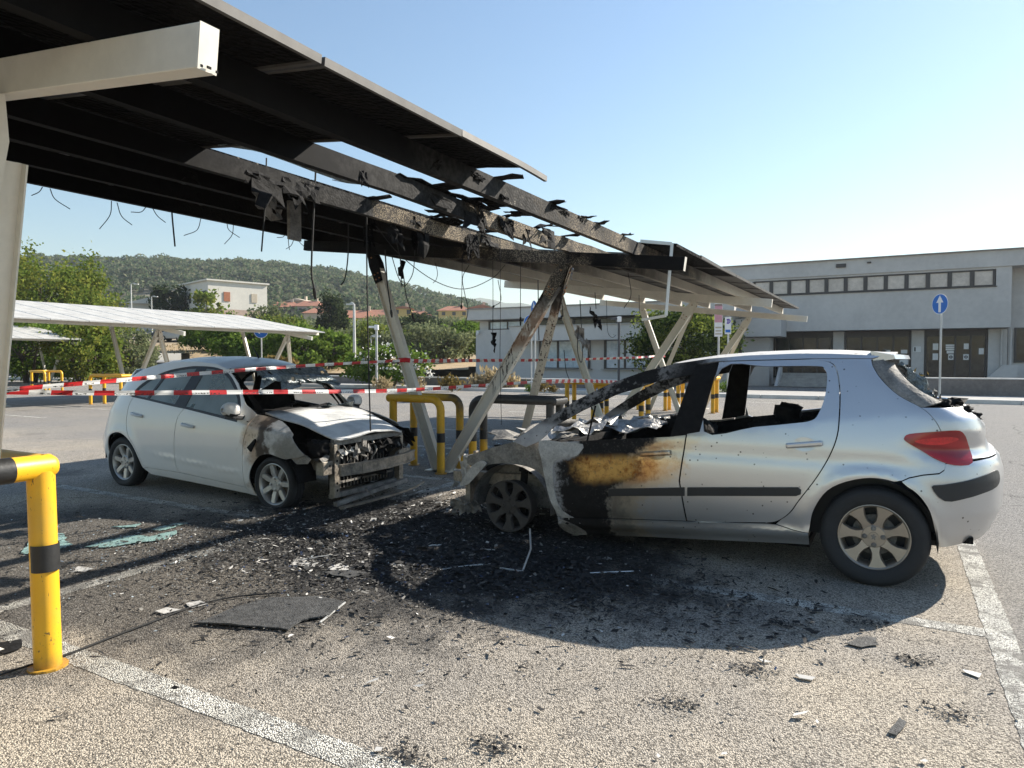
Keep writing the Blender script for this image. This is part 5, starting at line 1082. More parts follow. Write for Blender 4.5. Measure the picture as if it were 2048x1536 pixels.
def cards(name, v, mat, parent=None, loc=None):
    n = len(v) // 4; me = bpy.data.meshes.new(name); off = np.array(WL[parent.name] if parent else (loc or (0, 0, 0)))
    me.vertices.add(len(v)); me.vertices.foreach_set('co', (v - off).astype(np.float32).ravel()); me.loops.add(n * 4); me.loops.foreach_set('vertex_index', np.arange(n * 4, dtype=np.int32))
    me.polygons.add(n); me.polygons.foreach_set('loop_start', np.arange(0, n * 4, 4, dtype=np.int32)); me.update(calc_edges=True); me.validate(); me.materials.append(mat)
    return link(name, me, parent, None if parent else loc)
def crown_pts(c, r, n, k=40, lo=-.7, shell=.55):
    """leaf centres gathered in clumps through an uneven ellipsoid"""
    u = rng.normal(size=(k, 3)); u /= np.linalg.norm(u, axis=1)[:, None]; u[:, 2] = np.maximum(u[:, 2], lo); rad = rng.uniform(shell, 1.0, k) ** .6 * rng.uniform(.75, 1.08, k)
    cl = u * rad[:, None]; sz = rng.uniform(.13, .30, k); w_ = sz ** 2; idx = rng.choice(k, n, p=w_ / w_.sum())
    p = cl[idx] + rng.normal(size=(n, 3)) * sz[idx][:, None] * .62
    return np.array(c) + p * np.array(r)
def tree(name, label, cat, base, h, r, n, leaf, mat, trunk=.12, group=None, k=40, cz=.62, blossoms=0, stems=1, lo=-.7):
    base = Vector(base); root = thing(name, label, cat, base, group); c = base + Vector((0, 0, h * cz)); rz = h * (1 - cz) if cz > .5 else h * cz
    q = MB()
    for s_ in range(stems):
        a = 2 * math.pi * s_ / stems; b0 = base + Vector((math.cos(a), math.sin(a), 0)) * (.25 * (stems > 1)) - Vector((0, 0, .3)); top = c + Vector((math.cos(a) * r[0] * .35 * (stems > 1), math.sin(a) * r[1] * .35 * (stems > 1), rz * .4)); mid = (b0 + top) / 2 + Vector((random.uniform(-.1, .1) * r[0], random.uniform(-.1, .1) * r[1], 0))
        q.tube([b0, mid, top], [trunk, trunk * .7, trunk * .2], 7)
        for i in range(5): e = c + Vector((random.uniform(-.7, .7) * r[0], random.uniform(-.7, .7) * r[1], random.uniform(-.2, .6) * rz)); q.tube([mid.lerp(top, random.uniform(0, .6)), e], [trunk * .4, trunk * .1], 5)
    q.build('trunk' if stems == 1 else 'stems', M_BARK, root, smooth=True)
    cards('crown', quads(crown_pts(c, (r[0], r[1], rz), n, k, lo), leaf), mat, root)
    if blossoms: cards('blossom', quads(crown_pts(c, (r[0] * 1.02, r[1] * 1.02, rz * 1.02), blossoms, k * 2, lo, .85), leaf * .8, 1.1), L_WHT, root)
    return root
def az_of(x): return 29.08 - math.degrees(math.atan((x - 1024) / 1386))
def gz(px, d): return hz(az_of(px), d)
def plant(px, d, *a, dz=0.0, **k):
    x, y = dirat(px, d); z = gz(px, d) if y > 32 else (.13 if y > 27.6 else 0); return tree(a[0], a[1], a[2], (x, y, z + dz), *a[3:], **k)
plant(85, 50, 'broadleaf_tree', 'tall yellow-green tree at the far left edge beside the canopy post', 'tree', 9.6, (3.0, 3.0), 12000, .17, L_LIME, trunk=.2, k=70, cz=.55)
plant(165, 54, 'broadleaf_tree', 'second yellow-green tree, thinner at the top, right of the tallest one', 'tree', 8.8, (2.4, 2.6), 9500, .17, L_LIME, trunk=.18, k=55, cz=.55)
plant(60, 44, 'shrub', 'big dark-based bush behind the farthest canopy at the left edge', 'shrub', 4.2, (3.4, 2.4), 7500, .16, L_GRN, cz=.5, stems=4, k=50)
plant(168, 42, 'shrub', 'feathery green bush between the two pale canopies', 'shrub', 4.0, (2.3, 2.2), 7500, .15, L_LIME, cz=.5, stems=4, k=50)
plant(255, 47, 'shrub', 'rounded olive-brown bush at the foot of the dry bank', 'shrub', 3.2, (1.8, 1.8), 5500, .14, L_OLV, cz=.5, stems=4, k=40)
plant(205, 66, 'shrub', 'low yellow-green shrubs showing over the pale canopy', 'shrub', 5.0, (3.5, 2.5), 4500, .2, L_LIME, cz=.5, stems=3)
YT = [650, 648, 655, 668, 668, 705, 668, 655, 655, 660, 652, 640, 640, 650, 640, 640]
for i, (px, d, h, r, mt, lb) in enumerate([(425, 54, 3.4, 2.6, L_GRN, 'leftmost bright green bush right of the dry bank'), (478, 47, 3.6, 2.2, L_GRN, 'second bright green bush, behind the blue left-arrow sign'), (540, 46, 3.4, 2.2, L_GRN, 'bright green bush behind the end frame of the pale canopy'), (602, 46, 3.5, 2.1, L_GRN, 'bright green bush just right of the pale canopy end posts'), (655, 48, 3.6, 2.1, L_GRN, 'dark green bush at the foot of the tall cypress'), (560, 41, 1.9, .9, L_BRN, 'small browning shrub in front of the green bushes'),
        (700, 66, 4.2, 3.0, L_OLV, 'olive green bush behind the white lamp pole'), (760, 62, 4.6, 2.8, L_LIME, 'pale green bush behind the leaning canopy post'), (820, 60, 4.4, 2.8, L_OLV, 'grey-green olive right of the leaning canopy post'), (880, 58, 4.6, 2.6, L_OLV, 'round olive tree left of the office wing'), (930, 62, 4.4, 2.6, L_GRN, 'bushy green tree against the corner of the office wing'), (850, 86, 5.0, 4.0, L_DRK, 'dark green tree below the yellow house'), (940, 95, 5.5, 5.0, L_OLV, 'olive tree on the slope below the long yellow house'), (735, 90, 5.0, 4.5, L_OLV, 'pale olive tree below the tan house row'), (560, 84, 4.5, 3.6, L_LIME, 'light green tree above the end of the pale canopy'), (785, 100, 6.0, 5.0, L_OLV, 'olive tree beside the yellow house')]):
    h = 1.445 + (720 - YT[i]) / 1386 * d - gz(px, d) + .3
    plant(px, d, 'shrub' if h < 4.1 else 'olive_tree', lb, 'shrub' if h < 4.1 else 'tree', h, (r, r), int(1800 + 1500 * r), .18 if d < 70 else .27, mt, cz=.5 if h < 4.2 else .55, stems=3, k=45, group='bushes and trees below the hill')
plant(665, 80, 'cypress', 'tall dark cypress between the village houses', 'tree', 6.3, (1.8, 1.8), 6500, .22, L_DRK, trunk=.18, k=60, cz=.52)
plant(350, 98, 'conifer', 'dark tree beside the white apartment block', 'tree', 6.0, (3.0, 3.0), 1800, .4, L_DRK, cz=.55)
plant(415, 84, 'broadleaf_tree', 'small light green tree in front of the white apartment block', 'tree', 5.5, (2.0, 2.0), 900, .34, L_LIME, cz=.6)
plant(528, 84, 'broadleaf_tree', 'thin grey-green tree at the corner of the white apartment block', 'tree', 5.2, (2.2, 2.2), 800, .34, L_OLV, cz=.6)
plant(775, 35.5, 'oleander', 'oleander bush with white flowers behind the low wall', 'shrub', 2.1, (2.3, 1.5), 3000, .17, L_GRN, cz=.5, stems=5, k=60, blossoms=420)
x, y = dirat(1365, 33); tree('citrus_tree', 'dense dark tree with pale new shoots in front of the office building', 'tree', (x, y, .12), 3.75, (2.5, 2.2), 12000, .12, L_GLOS, trunk=.1, k=80, cz=.58)
x, y = dirat(1190, 31); 
for i, (px, d, h, mt) in enumerate([(1078, 29.5, .55, L_BRN), (1062, 29.0, .45, L_GRN), (1105, 29.0, .4, L_BRN), (900, 31.5, .9, L_BRN), (765, 31.0, .8, L_DRYW), (990, 33.5, 1.3, L_DRYW), (1015, 33.5, 1.0, L_DRYW), (830, 31, .8, L_DRYW), (1830, 29.2, .9, L_BRN), (1880, 29.6, .5, L_GRN), (1455, 28.6, .6, L_GRN), (958, 33.5, .9, L_DRYW), (340, 33.8, .5, L_DRYW), (560, 33.6, .5, L_DRYW)]):
    h *= .62; x, y = dirat(px, d); z = .12 if y < 31.7 else .2; c = (x, y, z + h * .5)
    pts = np.array(c) + rng.normal(size=(260, 3)) * np.array((h * .45, h * .3, h * .28)); pts[:, 2] = np.maximum(pts[:, 2], z)
    o = cards('weed_clump', quads(pts, h * .16, 3.5, 1.2), mt, loc=(x, y, z)); tag(o, ['dry brown weed clump growing on the kerb line', 'low green weed clump growing on the kerb line'][mt is L_GRN] + ' ' + ['before the office wing', 'left of its brown neighbour', 'right of its green neighbour', 'below the olive trees', 'in front of the oleander', 'at the wing corner', 'along the wing wall', 'right of the oleander', 'by the stub pillar', 'near the right arrow sign pole', 'by the sign posts', 'left of the wing corner', 'left of the white car', 'behind the white car'][i], 'weeds', 'weeds along the kerb and low wall')
# hillside scrub, too many and too far to count
cen = []; 
for i in range(2300):
    az = rng.uniform(26, 74); d = 175 + 235 * rng.uniform(0, 1) ** .8; x, y = pol(az, d); nn = mnoise.noise((x * .02, y * .02, 0))
    if nn < -.28 and rng.random() < .7: continue
    rr_ = rng.uniform(1.7, 3.9) * (1.25 if nn > .2 else 1); k = int(40 + 12 * rr_)
    u = rng.normal(size=(k, 3)); u /= np.linalg.norm(u, axis=1)[:, None]; u[:, 2] = np.abs(u[:, 2]) * 1.1 - .25
    cen.append(np.array((x, y, hz(az, d) + rr_ * .4)) + u * rr_ * rng.uniform(.75, 1.05, (k, 1)))
cen = np.concatenate(cen); o = cards('hillside_scrub', quads(cen, 1.15, 1.3), L_FOR, loc=(-150, 300, 0)); tag(o, 'dense oak scrub covering the hill behind the village', 'woodland', kind='stuff')
cen = []
for i in range(420):
    az = rng.uniform(27, 70); d = rng.uniform(100, 178); x, y = pol(az, d); rr_ = rng.uniform(.9, 2.2); k = 26; u = rng.normal(size=(k, 3)); u /= np.linalg.norm(u, axis=1)[:, None]; u[:, 2] = np.abs(u[:, 2]) * 1.1 - .2
    if y < 60: continue
    cen.append(np.array((x, y, hz(az, d) + rr_ * .4)) + u * rr_ * rng.uniform(.7, 1.05, (k, 1)))
o = cards('slope_scrub', quads(np.concatenate(cen), .75, 1.4), L_OLV, loc=(-80, 120, 0)); tag(o, 'loose olive scrub on the slope among the village houses', 'scrub', kind='stuff')
cen = []
for i in range(5000):
    az = rng.uniform(40, 66); d = rng.uniform(37, 64); x, y = pol(az, d)
    if y > 32.5: cen.append((x, y, hz(az, d) + .08))
o = cards('dry_grass', quads(np.array(cen), .08, 3.0, 1.5), L_DRYW, loc=(-40, 35, 0)); tag(o, 'straw-coloured dry grass on the bank behind the white car', 'grass', kind='stuff')
# ---------------------------------------------------------------- houses
M_WHW = simple('white_plaster', (.66, .63, .56), .9, var=.08, scale=.5); M_BRK = simple('pinkish_brick', (.44, .33, .27), .9, var=.15, scale=2.0); M_TILE = simple('red_roof_tiles', (.34, .145, .085), .85, var=.25, scale=1.2, bump=.5, bscale=8); M_YELW = simple('yellow_plaster', (.62, .45, .17), .9, var=.1); M_TAN = simple('tan_plaster', (.50, .43, .33), .9, var=.1); M_LGRN = simple('pale_lime_plaster', (.56, .55, .33), .9, var=.08); M_SHUT = simple('orange_brown_shutter', (.36, .13, .06), .7, var=.15); M_DWIN = simple('dark_window', (.035, .035, .04), .2, var=.3); M_PINK = simple('pinkish_plaster', (.56, .45, .40), .9, var=.1)
def house(label, px, py, d, w_, dep_, h, mat, roof='hip', rz=0.0, wins=(), rmat=None, name='village_house', brick=None):
    b = at(px, py, d); root = thing(name, label, 'house' if name != 'apartment_block' else 'building', b); rot = Matrix.Rotation(_yaw + rz, 3, 'Z'); T = lambda v: b + rot @ Vector(v)
    def bx(c, d_): q = MB(); q.box(T(c), d_, ax=rot); return q
    bx((0, dep_ / 2, h / 2 - 2), (w_, dep_, h + 4)).build('wall', mat, root)
    if brick: bx((0, dep_ / 2, brick / 2 - .1), (w_ + .04, dep_ + .04, brick)).build('brick_base', M_BRK, root)
    if roof == 'flat': bx((0, dep_ / 2, h + .10), (w_ + .5, dep_ + .5, .2)).build('roof', M_WHW, root)
    else:
        q = MB(); e = .5; rh = w_ * .16 if roof == 'gable' else .22 * min(w_, dep_)
        if roof == 'gable': vs = [(-w_ / 2 - e, -e, h), (w_ / 2 + e, -e, h), (w_ / 2 + e, dep_ + e, h), (-w_ / 2 - e, dep_ + e, h), (0, -e, h + rh), (0, dep_ + e, h + rh)]; fs = [(0, 4, 5, 3), (1, 2, 5, 4), (0, 1, 4), (2, 3, 5), (0, 3, 2, 1)]
        else: vs = [(-w_ / 2 - e, -e, h), (w_ / 2 + e, -e, h), (w_ / 2 + e, dep_ + e, h), (-w_ / 2 - e, dep_ + e, h), (-w_ * .25, dep_ / 2, h + rh), (w_ * .25, dep_ / 2, h + rh)]; fs = [(0, 1, 5, 4), (1, 2, 5), (2, 3, 4, 5), (3, 0, 4), (0, 3, 2, 1)]
        q.add([T(v) for v in vs], fs); ro = q.build('roof', rmat or M_TILE, root); bx((w_ * .2, dep_ * .5, h + rh + .3), (.6, .6, 1.0)).build('chimney', M_TAN, ro)
    for (u, z, ww, hh, mt, sd) in wins:
        if sd == 0: bx((u, -.03, z), (ww, .1, hh)).build('window', mt, root)
        else: bx((-w_ / 2 - .03, u, z), (.1, ww, hh)).build('window', mt, root)
    return root
house('white flat-roofed apartment block with orange shutters on the rise', 478, 668, 95, 8.2, 10, 7.0, M_WHW, 'flat', R(45), [(-1.6, 5.0, .85, 1.25, M_SHUT, 0), (2.2, 5.0, .8, 1.2, M_TAN, 0), (-1.5, 2.0, .9, 1.3, M_SHUT, 0), (2.3, 2.0, .9, 1.3, M_TAN, 0), (1.6, 5.0, 2.2, 1.4, M_DWIN, 1), (4.0, 5.0, .8, 1.4, M_DWIN, 1), (6.2, 5.0, .6, 1.4, M_DWIN, 1), (8.8, 4.6, 2.0, 1.8, M_DWIN, 1)], name='apartment_block', brick=3.4)
b_ = at(489, 560, 95)
W4 = [(-1.3, 1.0, .8, .9, M_DWIN, 0), (1.2, 1.0, .8, .9, M_DWIN, 0), (2.3, 1.0, .7, .9, M_DWIN, 0), (-1.6, 3.6, .8, .9, M_DWIN, 0), (1.5, 3.6, .8, .9, M_DWIN, 0)]
house('pale house with red roof right of the apartment block', 568, 650, 190, 9, 8, 4.9, M_PINK, 'hip', .2, W4); house('grey gabled house between the two red-roofed ones', 592, 648, 196, 5, 8, 6.5, M_TAN, 'gable', -.2, W4[:2], M_TAN)
house('pinkish house with red roof left of the cypress', 612, 646, 190, 8, 8, 4.6, M_PINK, 'hip', -.1, W4); house('tan low house partly hidden by the cypress', 640, 650, 175, 8, 7, 3.0, M_TAN, 'hip', .1, W4[:3]); house('small white house with red roof below the grey gabled house', 570, 668, 165, 6, 6, 2.4, M_PINK, 'gable', .3, W4[:2])
house('pale lime house with a row of dark windows behind the lamp pole', 713, 658, 120, 8.5, 7, 1.9, M_LGRN, 'hip', .1, [(-3.5, 1.0, .8, .8, M_DWIN, 0), (-1.2, 1.0, .8, .8, M_DWIN, 0), (1.2, 1.0, .8, .8, M_DWIN, 0), (3.2, 1.0, .8, .8, M_DWIN, 0)])
house('tan house row with a sloping red roof left of the leaning post', 752, 642, 165, 12, 8, 1.2, M_TAN, 'hip', -.1, W4[:3]); house('bright yellow house right of the leaning post', 806, 633, 150, 3.6, 4, 1.7, M_YELW, 'gable', .1, W4[:2]); house('white house with dark red roof right of the yellow one', 838, 637, 165, 5, 5, .9, M_PINK, 'hip', .1, W4[:3])
house('long orange-yellow house with red roof left of the office wing', 908, 634, 165, 7.4, 6, 1.5, M_YELW, 'hip', -.05, [(-2.5, .8, .8, .8, M_DWIN, 0), (0, .8, .8, .8, M_DWIN, 0), (2.4, .8, .8, .8, M_DWIN, 0)]); house('red-roofed house just behind the long yellow one', 963, 624, 175, 6.4, 5, .9, M_TILE, 'gable', .3)
house('small cream house with gable showing over the pale canopy', 312, 650, 100, 7, 7, 3.0, M_WHW, 'gable', .4, (), M_WHW)
# ---------------------------------------------------------------- lamp poles, signs
M_POLE = simple('galvanised_pole', (.55, .55, .53), .5, metal=.4, var=.1); M_POLED = simple('dark_pole', (.06, .06, .065), .5, var=.15); M_BLUE = simple('blue_sign_face', (.010, .14, .52), .4, var=.06); M_SWHT = simple('white_sign_face', (.80, .80, .80), .4, var=.04); M_SPNK = simple('faded_pink_sign_face', (.60, .30, .36), .5, var=.1); M_PURP = simple('violet_sign_print', (.16, .09, .42), .5)
def lamp_pole(label, px, ytop, ybot, d, r=.06, arm=.0, mat=M_POLE, group='lamp poles', head='arm'):
    t = at(px, ytop, d); b = at(px, ybot, d); b.x, b.y = t.x, t.y; zb = b.z
    root = thing('lamp_pole', label, 'lamp pole', (t.x, t.y, zb), group); q = MB(); q.tube([(t.x, t.y, zb - .3), (t.x, t.y, t.z)], [r, r * .6], 10); q.build('pole', mat, root, smooth=True)
    if arm: a = Vector((t.x, t.y, t.z)); e = a + _rt * arm; q = MB(); q.tube([a, a.lerp(e, .6) + Vector((0, 0, .08)), e], r * .5, 8); q.box(e + Vector((0, 0, -.02)), (.5, .22, .10), rz=_yaw); q.build('lamp_head', mat, root)
    return root
lamp_pole('tall thick white pole standing in front of the green bushes', 708, 608, 722, 46, .12, arm=-.25); lamp_pole('tall thin lamp pole left of the apartment block', 262, 568, 660, 80, .09, arm=.6); lamp_pole('shorter lamp pole right of the tall thin one', 303, 593, 660, 84, .08, arm=.5); lamp_pole('street lamp with a drooping head above the pale canopy', 129, 600, 720, 60, .07, arm=-.4); lamp_pole('slim lamp pole between the leaning post and the white pole', 742, 672, 735, 44, .04, arm=.35)
def cam_pole(label, px, ytop, ybot, d, mat):
    t = at(px, ytop, d); b = at(px, ybot, d); root = thing('camera_pole', label, 'camera pole', (t.x, t.y, b.z), 'poles with security cameras'); q = MB(); q.tube([(t.x, t.y, b.z - .2), (t.x, t.y, t.z)], .055, 10); q.build('pole', mat, root, smooth=True)
    q = MB(); q.box((t.x, t.y, t.z + .12), (.18, .24, .24), rz=_yaw); q.build('camera_box', M_SWHT, root, bev=.02); q = MB(); q.box(Vector((t.x, t.y, t.z + .14)) - _rt * .2, (.34, .12, .1), rz=_yaw + .3); q.build('camera', M_SWHT if mat is M_POLE else M_POLED, root, bev=.02)
cam_pole('grey pole with white cameras right of the long hanging cable', 753, 660, 762, 33, M_POLE); cam_pole('dark pole with a white camera box in front of the wing windows', 1238, 644, 764, 31, M_POLED)
ARW = [(-.045, -.24), (.045, -.24), (.045, .04), (.13, .04), (0, .25), (-.13, .04), (-.045, .04)]
def arrow_sign(label, pos, rz, rot=0.0, r=.30, group='round blue arrow signs', pole=True, polemat=None, behind=None):
    root = thing('arrow_sign', label, 'road sign', (pos.x, pos.y, 0), group); M3 = Matrix.Rotation(rz, 3, 'Z'); ex = M3 @ Vector((1, 0, 0)); ey = M3 @ Vector((0, 1, 0)); c = Vector(pos); ez = Vector((0, 0, 1))
    q = MB(); q.tube([(c.x + ey.x * .05, c.y + ey.y * .05, -.1), (c.x + ey.x * .05, c.y + ey.y * .05, c.z + .25)], .03, 10); q.build('pole', polemat or M_POLE, root, smooth=True)
    n = 32; disc = [(math.cos(2 * math.pi * i / n), math.sin(2 * math.pi * i / n)) for i in range(n)]
    q = MB(); q.prism([(a * r, b * r) for a, b in disc], c, ex, ez, -ey, .004); pl = q.build('rim_plate', M_SWHT, root); q = MB(); q.prism([(a * r * .94, b * r * .94) for a, b in disc], c - ey * .0045, ex, ez, -ey, .003); q.build('blue_face', M_BLUE, pl)
    ca, sa = math.cos(rot), math.sin(rot); q = MB(); q.prism([(a * ca - b * sa, a * sa + b * ca) for a, b in [(u * r / .30, v * r / .30) for u, v in ARW]], c - ey * .008, ex, ez, -ey, .003); q.build('white_arrow', M_SWHT, pl)
    return root
arrow_sign('round blue up-arrow sign on a pole behind the silver car tail', at(1880, 608, 20.3), R(-50)); arrow_sign('round blue up-arrow sign above the leaning burnt post', at(1068, 617, 26), R(-41)); arrow_sign('round blue sign mostly hidden behind the leaning burnt post', at(1062, 645, 28.5), R(5), rot=-.8, r=.33); arrow_sign('round blue left-arrow sign below the end of the pale canopy', at(522, 662, 33), R(33), rot=R(90), r=.34)
def board(name, label, pos, w_, h_, mats, polemat):
    root = thing(name, label, 'sign', (pos.x, pos.y, 0)); c = Vector(pos); q = MB(); q.tube([(c.x - .0, c.y + .06, 0), (c.x, c.y + .06, c.z + h_ / 2)], .035, 8); q.build('pole', polemat, root, smooth=True)
    rz = R(12); q = MB(); q.box(c, (w_, .012, h_), rz=rz); pl = q.build('sign_plate', mats[0], root, bev=.003); Mz = Matrix.Rotation(rz, 3, 'Z')
    for (u, v, ww, hh, mt) in mats[1:]: q = MB(); q.box(c + Mz @ Vector((u, -.009, v)), (ww, .004, hh), rz=rz); q.build('printed_field', mt, pl)
    return root
pb = at(1437, 640, 23); board('information_sign', 'tall faded pink and white sign board on a pole', pb, .26, 1.10, [M_SWHT, (0, .22, .24, .60, M_SPNK), (0, .50, .24, .06, M_TAN), (0, -.25, .20, .05, M_TAN), (0, -.36, .18, .04, M_TAN), (0, -.46, .2, .04, M_TAN)], M_POLE)
pk = at(1456, 651, 25); bo = board('parking_sign', 'white permit-parking sign with a violet round symbol beside the pink board', pk, .22, .62, [M_SWHT, (0, -.20, .17, .10, M_BLUE)], M_POLE)
q = MB(); rz = R(12); q.lathe([(.055, 0), (.09, 0), (.09, .004), (.055, .004)], 20, 'y', pk + Vector((0, -.016, .15))); q.box(pk + Vector((0, -.018, .15)), (.04, .004, .13)); q.build('printed_field', M_PURP, bo)
# parked cars on the road above the bank
def far_car(label, px, py, d, col, rz):
    b = at(px, py, d); root = thing('parked_car', label, 'car', b, 'cars parked on the road above the bank'); M3 = Matrix.Rotation(_yaw + rz, 3, 'Z'); T = lambda v: b + M3 @ Vector(v); mt = simple('car_paint_' + label.split()[0], col, .3, var=.05, coat=.6)
    sec = [(-2.0, .35, .35, .75), (-1.95, .35, .70, .8), (-1.2, .3, .92, .84), (-.6, .3, 1.40, .70), (.5, .3, 1.46, .70), (1.2, .3, .98, .84), (1.95, .3, .80, .8), (2.05, .35, .5, .72)]; q = MB(); vs = []
    for x, z0, z1, hw_ in sec: vs += [T((x, -.84, z0)), T((x, -.86, min(z1, .85))), T((x, -hw_ if z1 < 1 else -.66, z1)), T((x, hw_ if z1 < 1 else .66, z1)), T((x, .86, min(z1, .85))), T((x, .84, z0))]
    n = len(sec); q.add(vs, [(i * 6 + k, i * 6 + k + 1, (i + 1) * 6 + k + 1, (i + 1) * 6 + k) for i in range(n - 1) for k in range(5)] + [tuple(range(6)), tuple(range((n - 1) * 6, n * 6))[::-1]]); q.build('body', mt, root, smooth=True)
    for s_ in (-1, 1):
        q = MB(); q.add([T((-.95, s_ * .845, .93)), T((1.0, s_ * .845, .95)), T((.5, s_ * .71, 1.36)), T((-.55, s_ * .71, 1.32))], [(0, 1, 2, 3)]); q.build('side_window', M_DGLASS, root)
        for xx in (-1.25, 1.25):
            q = MB(); c0 = T((xx, s_ * .75, .31)); c1 = T((xx, s_ * .88, .31)); q.tube([c0, c1], .31, 18); wh = q.build('wheel', M_TYRE, root, smooth=True); q = MB(); q.tube([c1, T((xx, s_ * .89, .31))], .2, 14); q.build('rim', M_ALUW, wh, smooth=True)
far_car('dark hatchback parked leftmost above the dry bank', 338, 683, 72, (.06, .065, .07), .15); far_car('silver hatchback parked second from left above the dry bank', 357, 683, 71, (.45, .46, .47), .1); far_car('grey car parked in front of the apartment block', 400, 683, 74, (.30, .31, .33), .1); far_car('white car half hidden in the bushes above the pale canopy end', 563, 683, 66, (.72, .72, .70), .25)
# ---------------------------------------------------------------- barrier tape
def f_tape(g):
    u, a, b = g.uv(); p = g.pos()[0]
    n = g.noise(p, 25.0, 2.0); st = g.math('FRACT', (a + n * .01) / .30).lt(.5)
    red = g.mix(n, (.46, .016, .022), (.60, .04, .04)); c = g.mix(st, (.72, .72, .71), red)
    cell = g.vec(a * 46.0, b * 4.0, 0.0); gl = g.noise(cell, 1.0, 1.0).gt(.52) * g.math('FRACT', a / .52).lt(.62) * (b - .28).abs().lt(.16)
    return {'Base Color': g.mix(gl, c, (.03, .03, .03)), 'Roughness': .38, 'Specular IOR Level': .4}
M_TAPE = material('red_white_tape', f_tape)
def tape(label, pts, w_=.05, sag=.0, twist=None, n=60):
    P3 = [Vector(p) for p in smooth_poly(pts, 16)]; q = MB(); L = 0; uv = []
    for i, p in enumerate(P3):
        t = (P3[min(i + 1, len(P3) - 1)] - P3[max(i - 1, 0)]).normalized(); upv = Vector((0, 0, 1)); sd = t.cross(upv).normalized()
        if i: L += (p - P3[i - 1]).length
        a = .25 * math.sin(L * 1.7) + .35 * mnoise.noise((L * .9, w_ * 9, 0)) + (twist(L) if twist else 0); d = (upv * math.cos(a) + sd * math.sin(a)) * w_ / 2
        q.v += [tuple(p + d), tuple(p + sd * .003 * math.sin(L * 5)), tuple(p - d)]; uv.append(L)
    q.f = [(i * 3 + k, i * 3 + k + 1, (i + 1) * 3 + k + 1, (i + 1) * 3 + k) for i in range(len(P3) - 1) for k in (0, 1)]; q.m = [0] * len(q.f)
    o = q.build('barrier_tape', M_TAPE, loc=pts[0]); ul = o.data.uv_layers.new(name='UVMap')
    for lp in o.data.loops: vi = lp.vertex_index; ul.data[lp.index].uv = (uv[vi // 3], 1 - (vi % 3) / 2)
    return tag(o, label, 'barrier tape', 'strands of red and white barrier tape')
tape('near red and white tape strand crossing in front of both white car windows', [at(-90, 782, 4.6), at(200, 786, 5.4), at(500, 784, 6.3), at(790, 781, 7.6), at(960, 771, 8.9), at(1097, 762, 10.1)], .039)
tape('upper red and white tape strand rising to the leaning post', [at(-60, 786, 4.6), at(150, 768, 5.2), at(400, 747, 6.4), at(600, 732, 7.7), at(806, 721, 9.25)], .034)
tape('far red and white tape strand from the leaning post past the office wing', [at(808, 722, 9.3), at(960, 721, 12.0), at(1100, 720, 14.5), at(1245, 716, 17), at(1330, 712, 18.5)], .055)
tape('red and white tape strand running behind the silver car windscreen', [at(1097, 763, 10.1), at(1180, 762, 12.0), at(1290, 766, 15.2), at(1400, 762, 17.5)], .06)
q = MB(); c0 = at(808, 721, 9.22); q.tube([c0 - _rt * .07, c0 + _rt * .02 + Vector((0, 0, .01)), c0 + _rt * .08], .03, 8); tag(q.build('tape_knot', simple('red_tape_knot', (.60, .02, .03), .5), loc=c0), 'red tape knot tied round the leaning post', 'barrier tape')
# ---------------------------------------------------------------- burnt cables hanging from the canopy
def cable(pts, r=.004, label=None, group=None, plug=None, name='hanging_cable'):
    q = MB(); q.tube(smooth_poly([tuple(p) for p in pts], 5), r, 6); o = q.build(name, M_CABLE, loc=pts[0], smooth=True)
    tag(o, label, 'cable', group)
    if plug:
        a, b = Vector(pts[-2]), Vector(pts[-1]); d = (b - a).normalized(); k = MB(); k.tube([b, b + d * plug * .4, b + d * plug], [.013, .016, .010], 8); k.build('plug', M_CABLE, o, smooth=True)
    return o
def cX(px, X): return [atX(a, b, X) for a, b in px]
stub = [[(85, 374), (78, 384), (63, 391)], [(100, 377), (110, 398), (140, 418)], [(223, 402), (220, 430), (199, 458)], [(234, 405), (243, 432), (264, 450)], [(292, 414), (282, 424), (262, 424)], [(305, 416), (315, 432), (331, 445)], [(402, 436), (394, 460), (368, 471)], [(454, 446), (458, 460), (479, 475)], [(467, 448), (464, 470), (449, 488)], [(570, 468), (566, 474), (554, 475)], [(577, 470), (577, 485), (579, 500)], [(589, 473), (583, 490), (572, 498)], [(594, 474), (600, 485), (612, 496)]]
for i, s_ in enumerate(stub):
    cable(cX(s_, -7.46), .0045, ['first','second','third','fourth','fifth','sixth','seventh','eighth','ninth','tenth','eleventh','twelfth','thirteenth'][i] + ' short cut cable stub from the left below the sooty canopy edge', 'short cut cable stubs along the canopy edge', name='cable_stub')
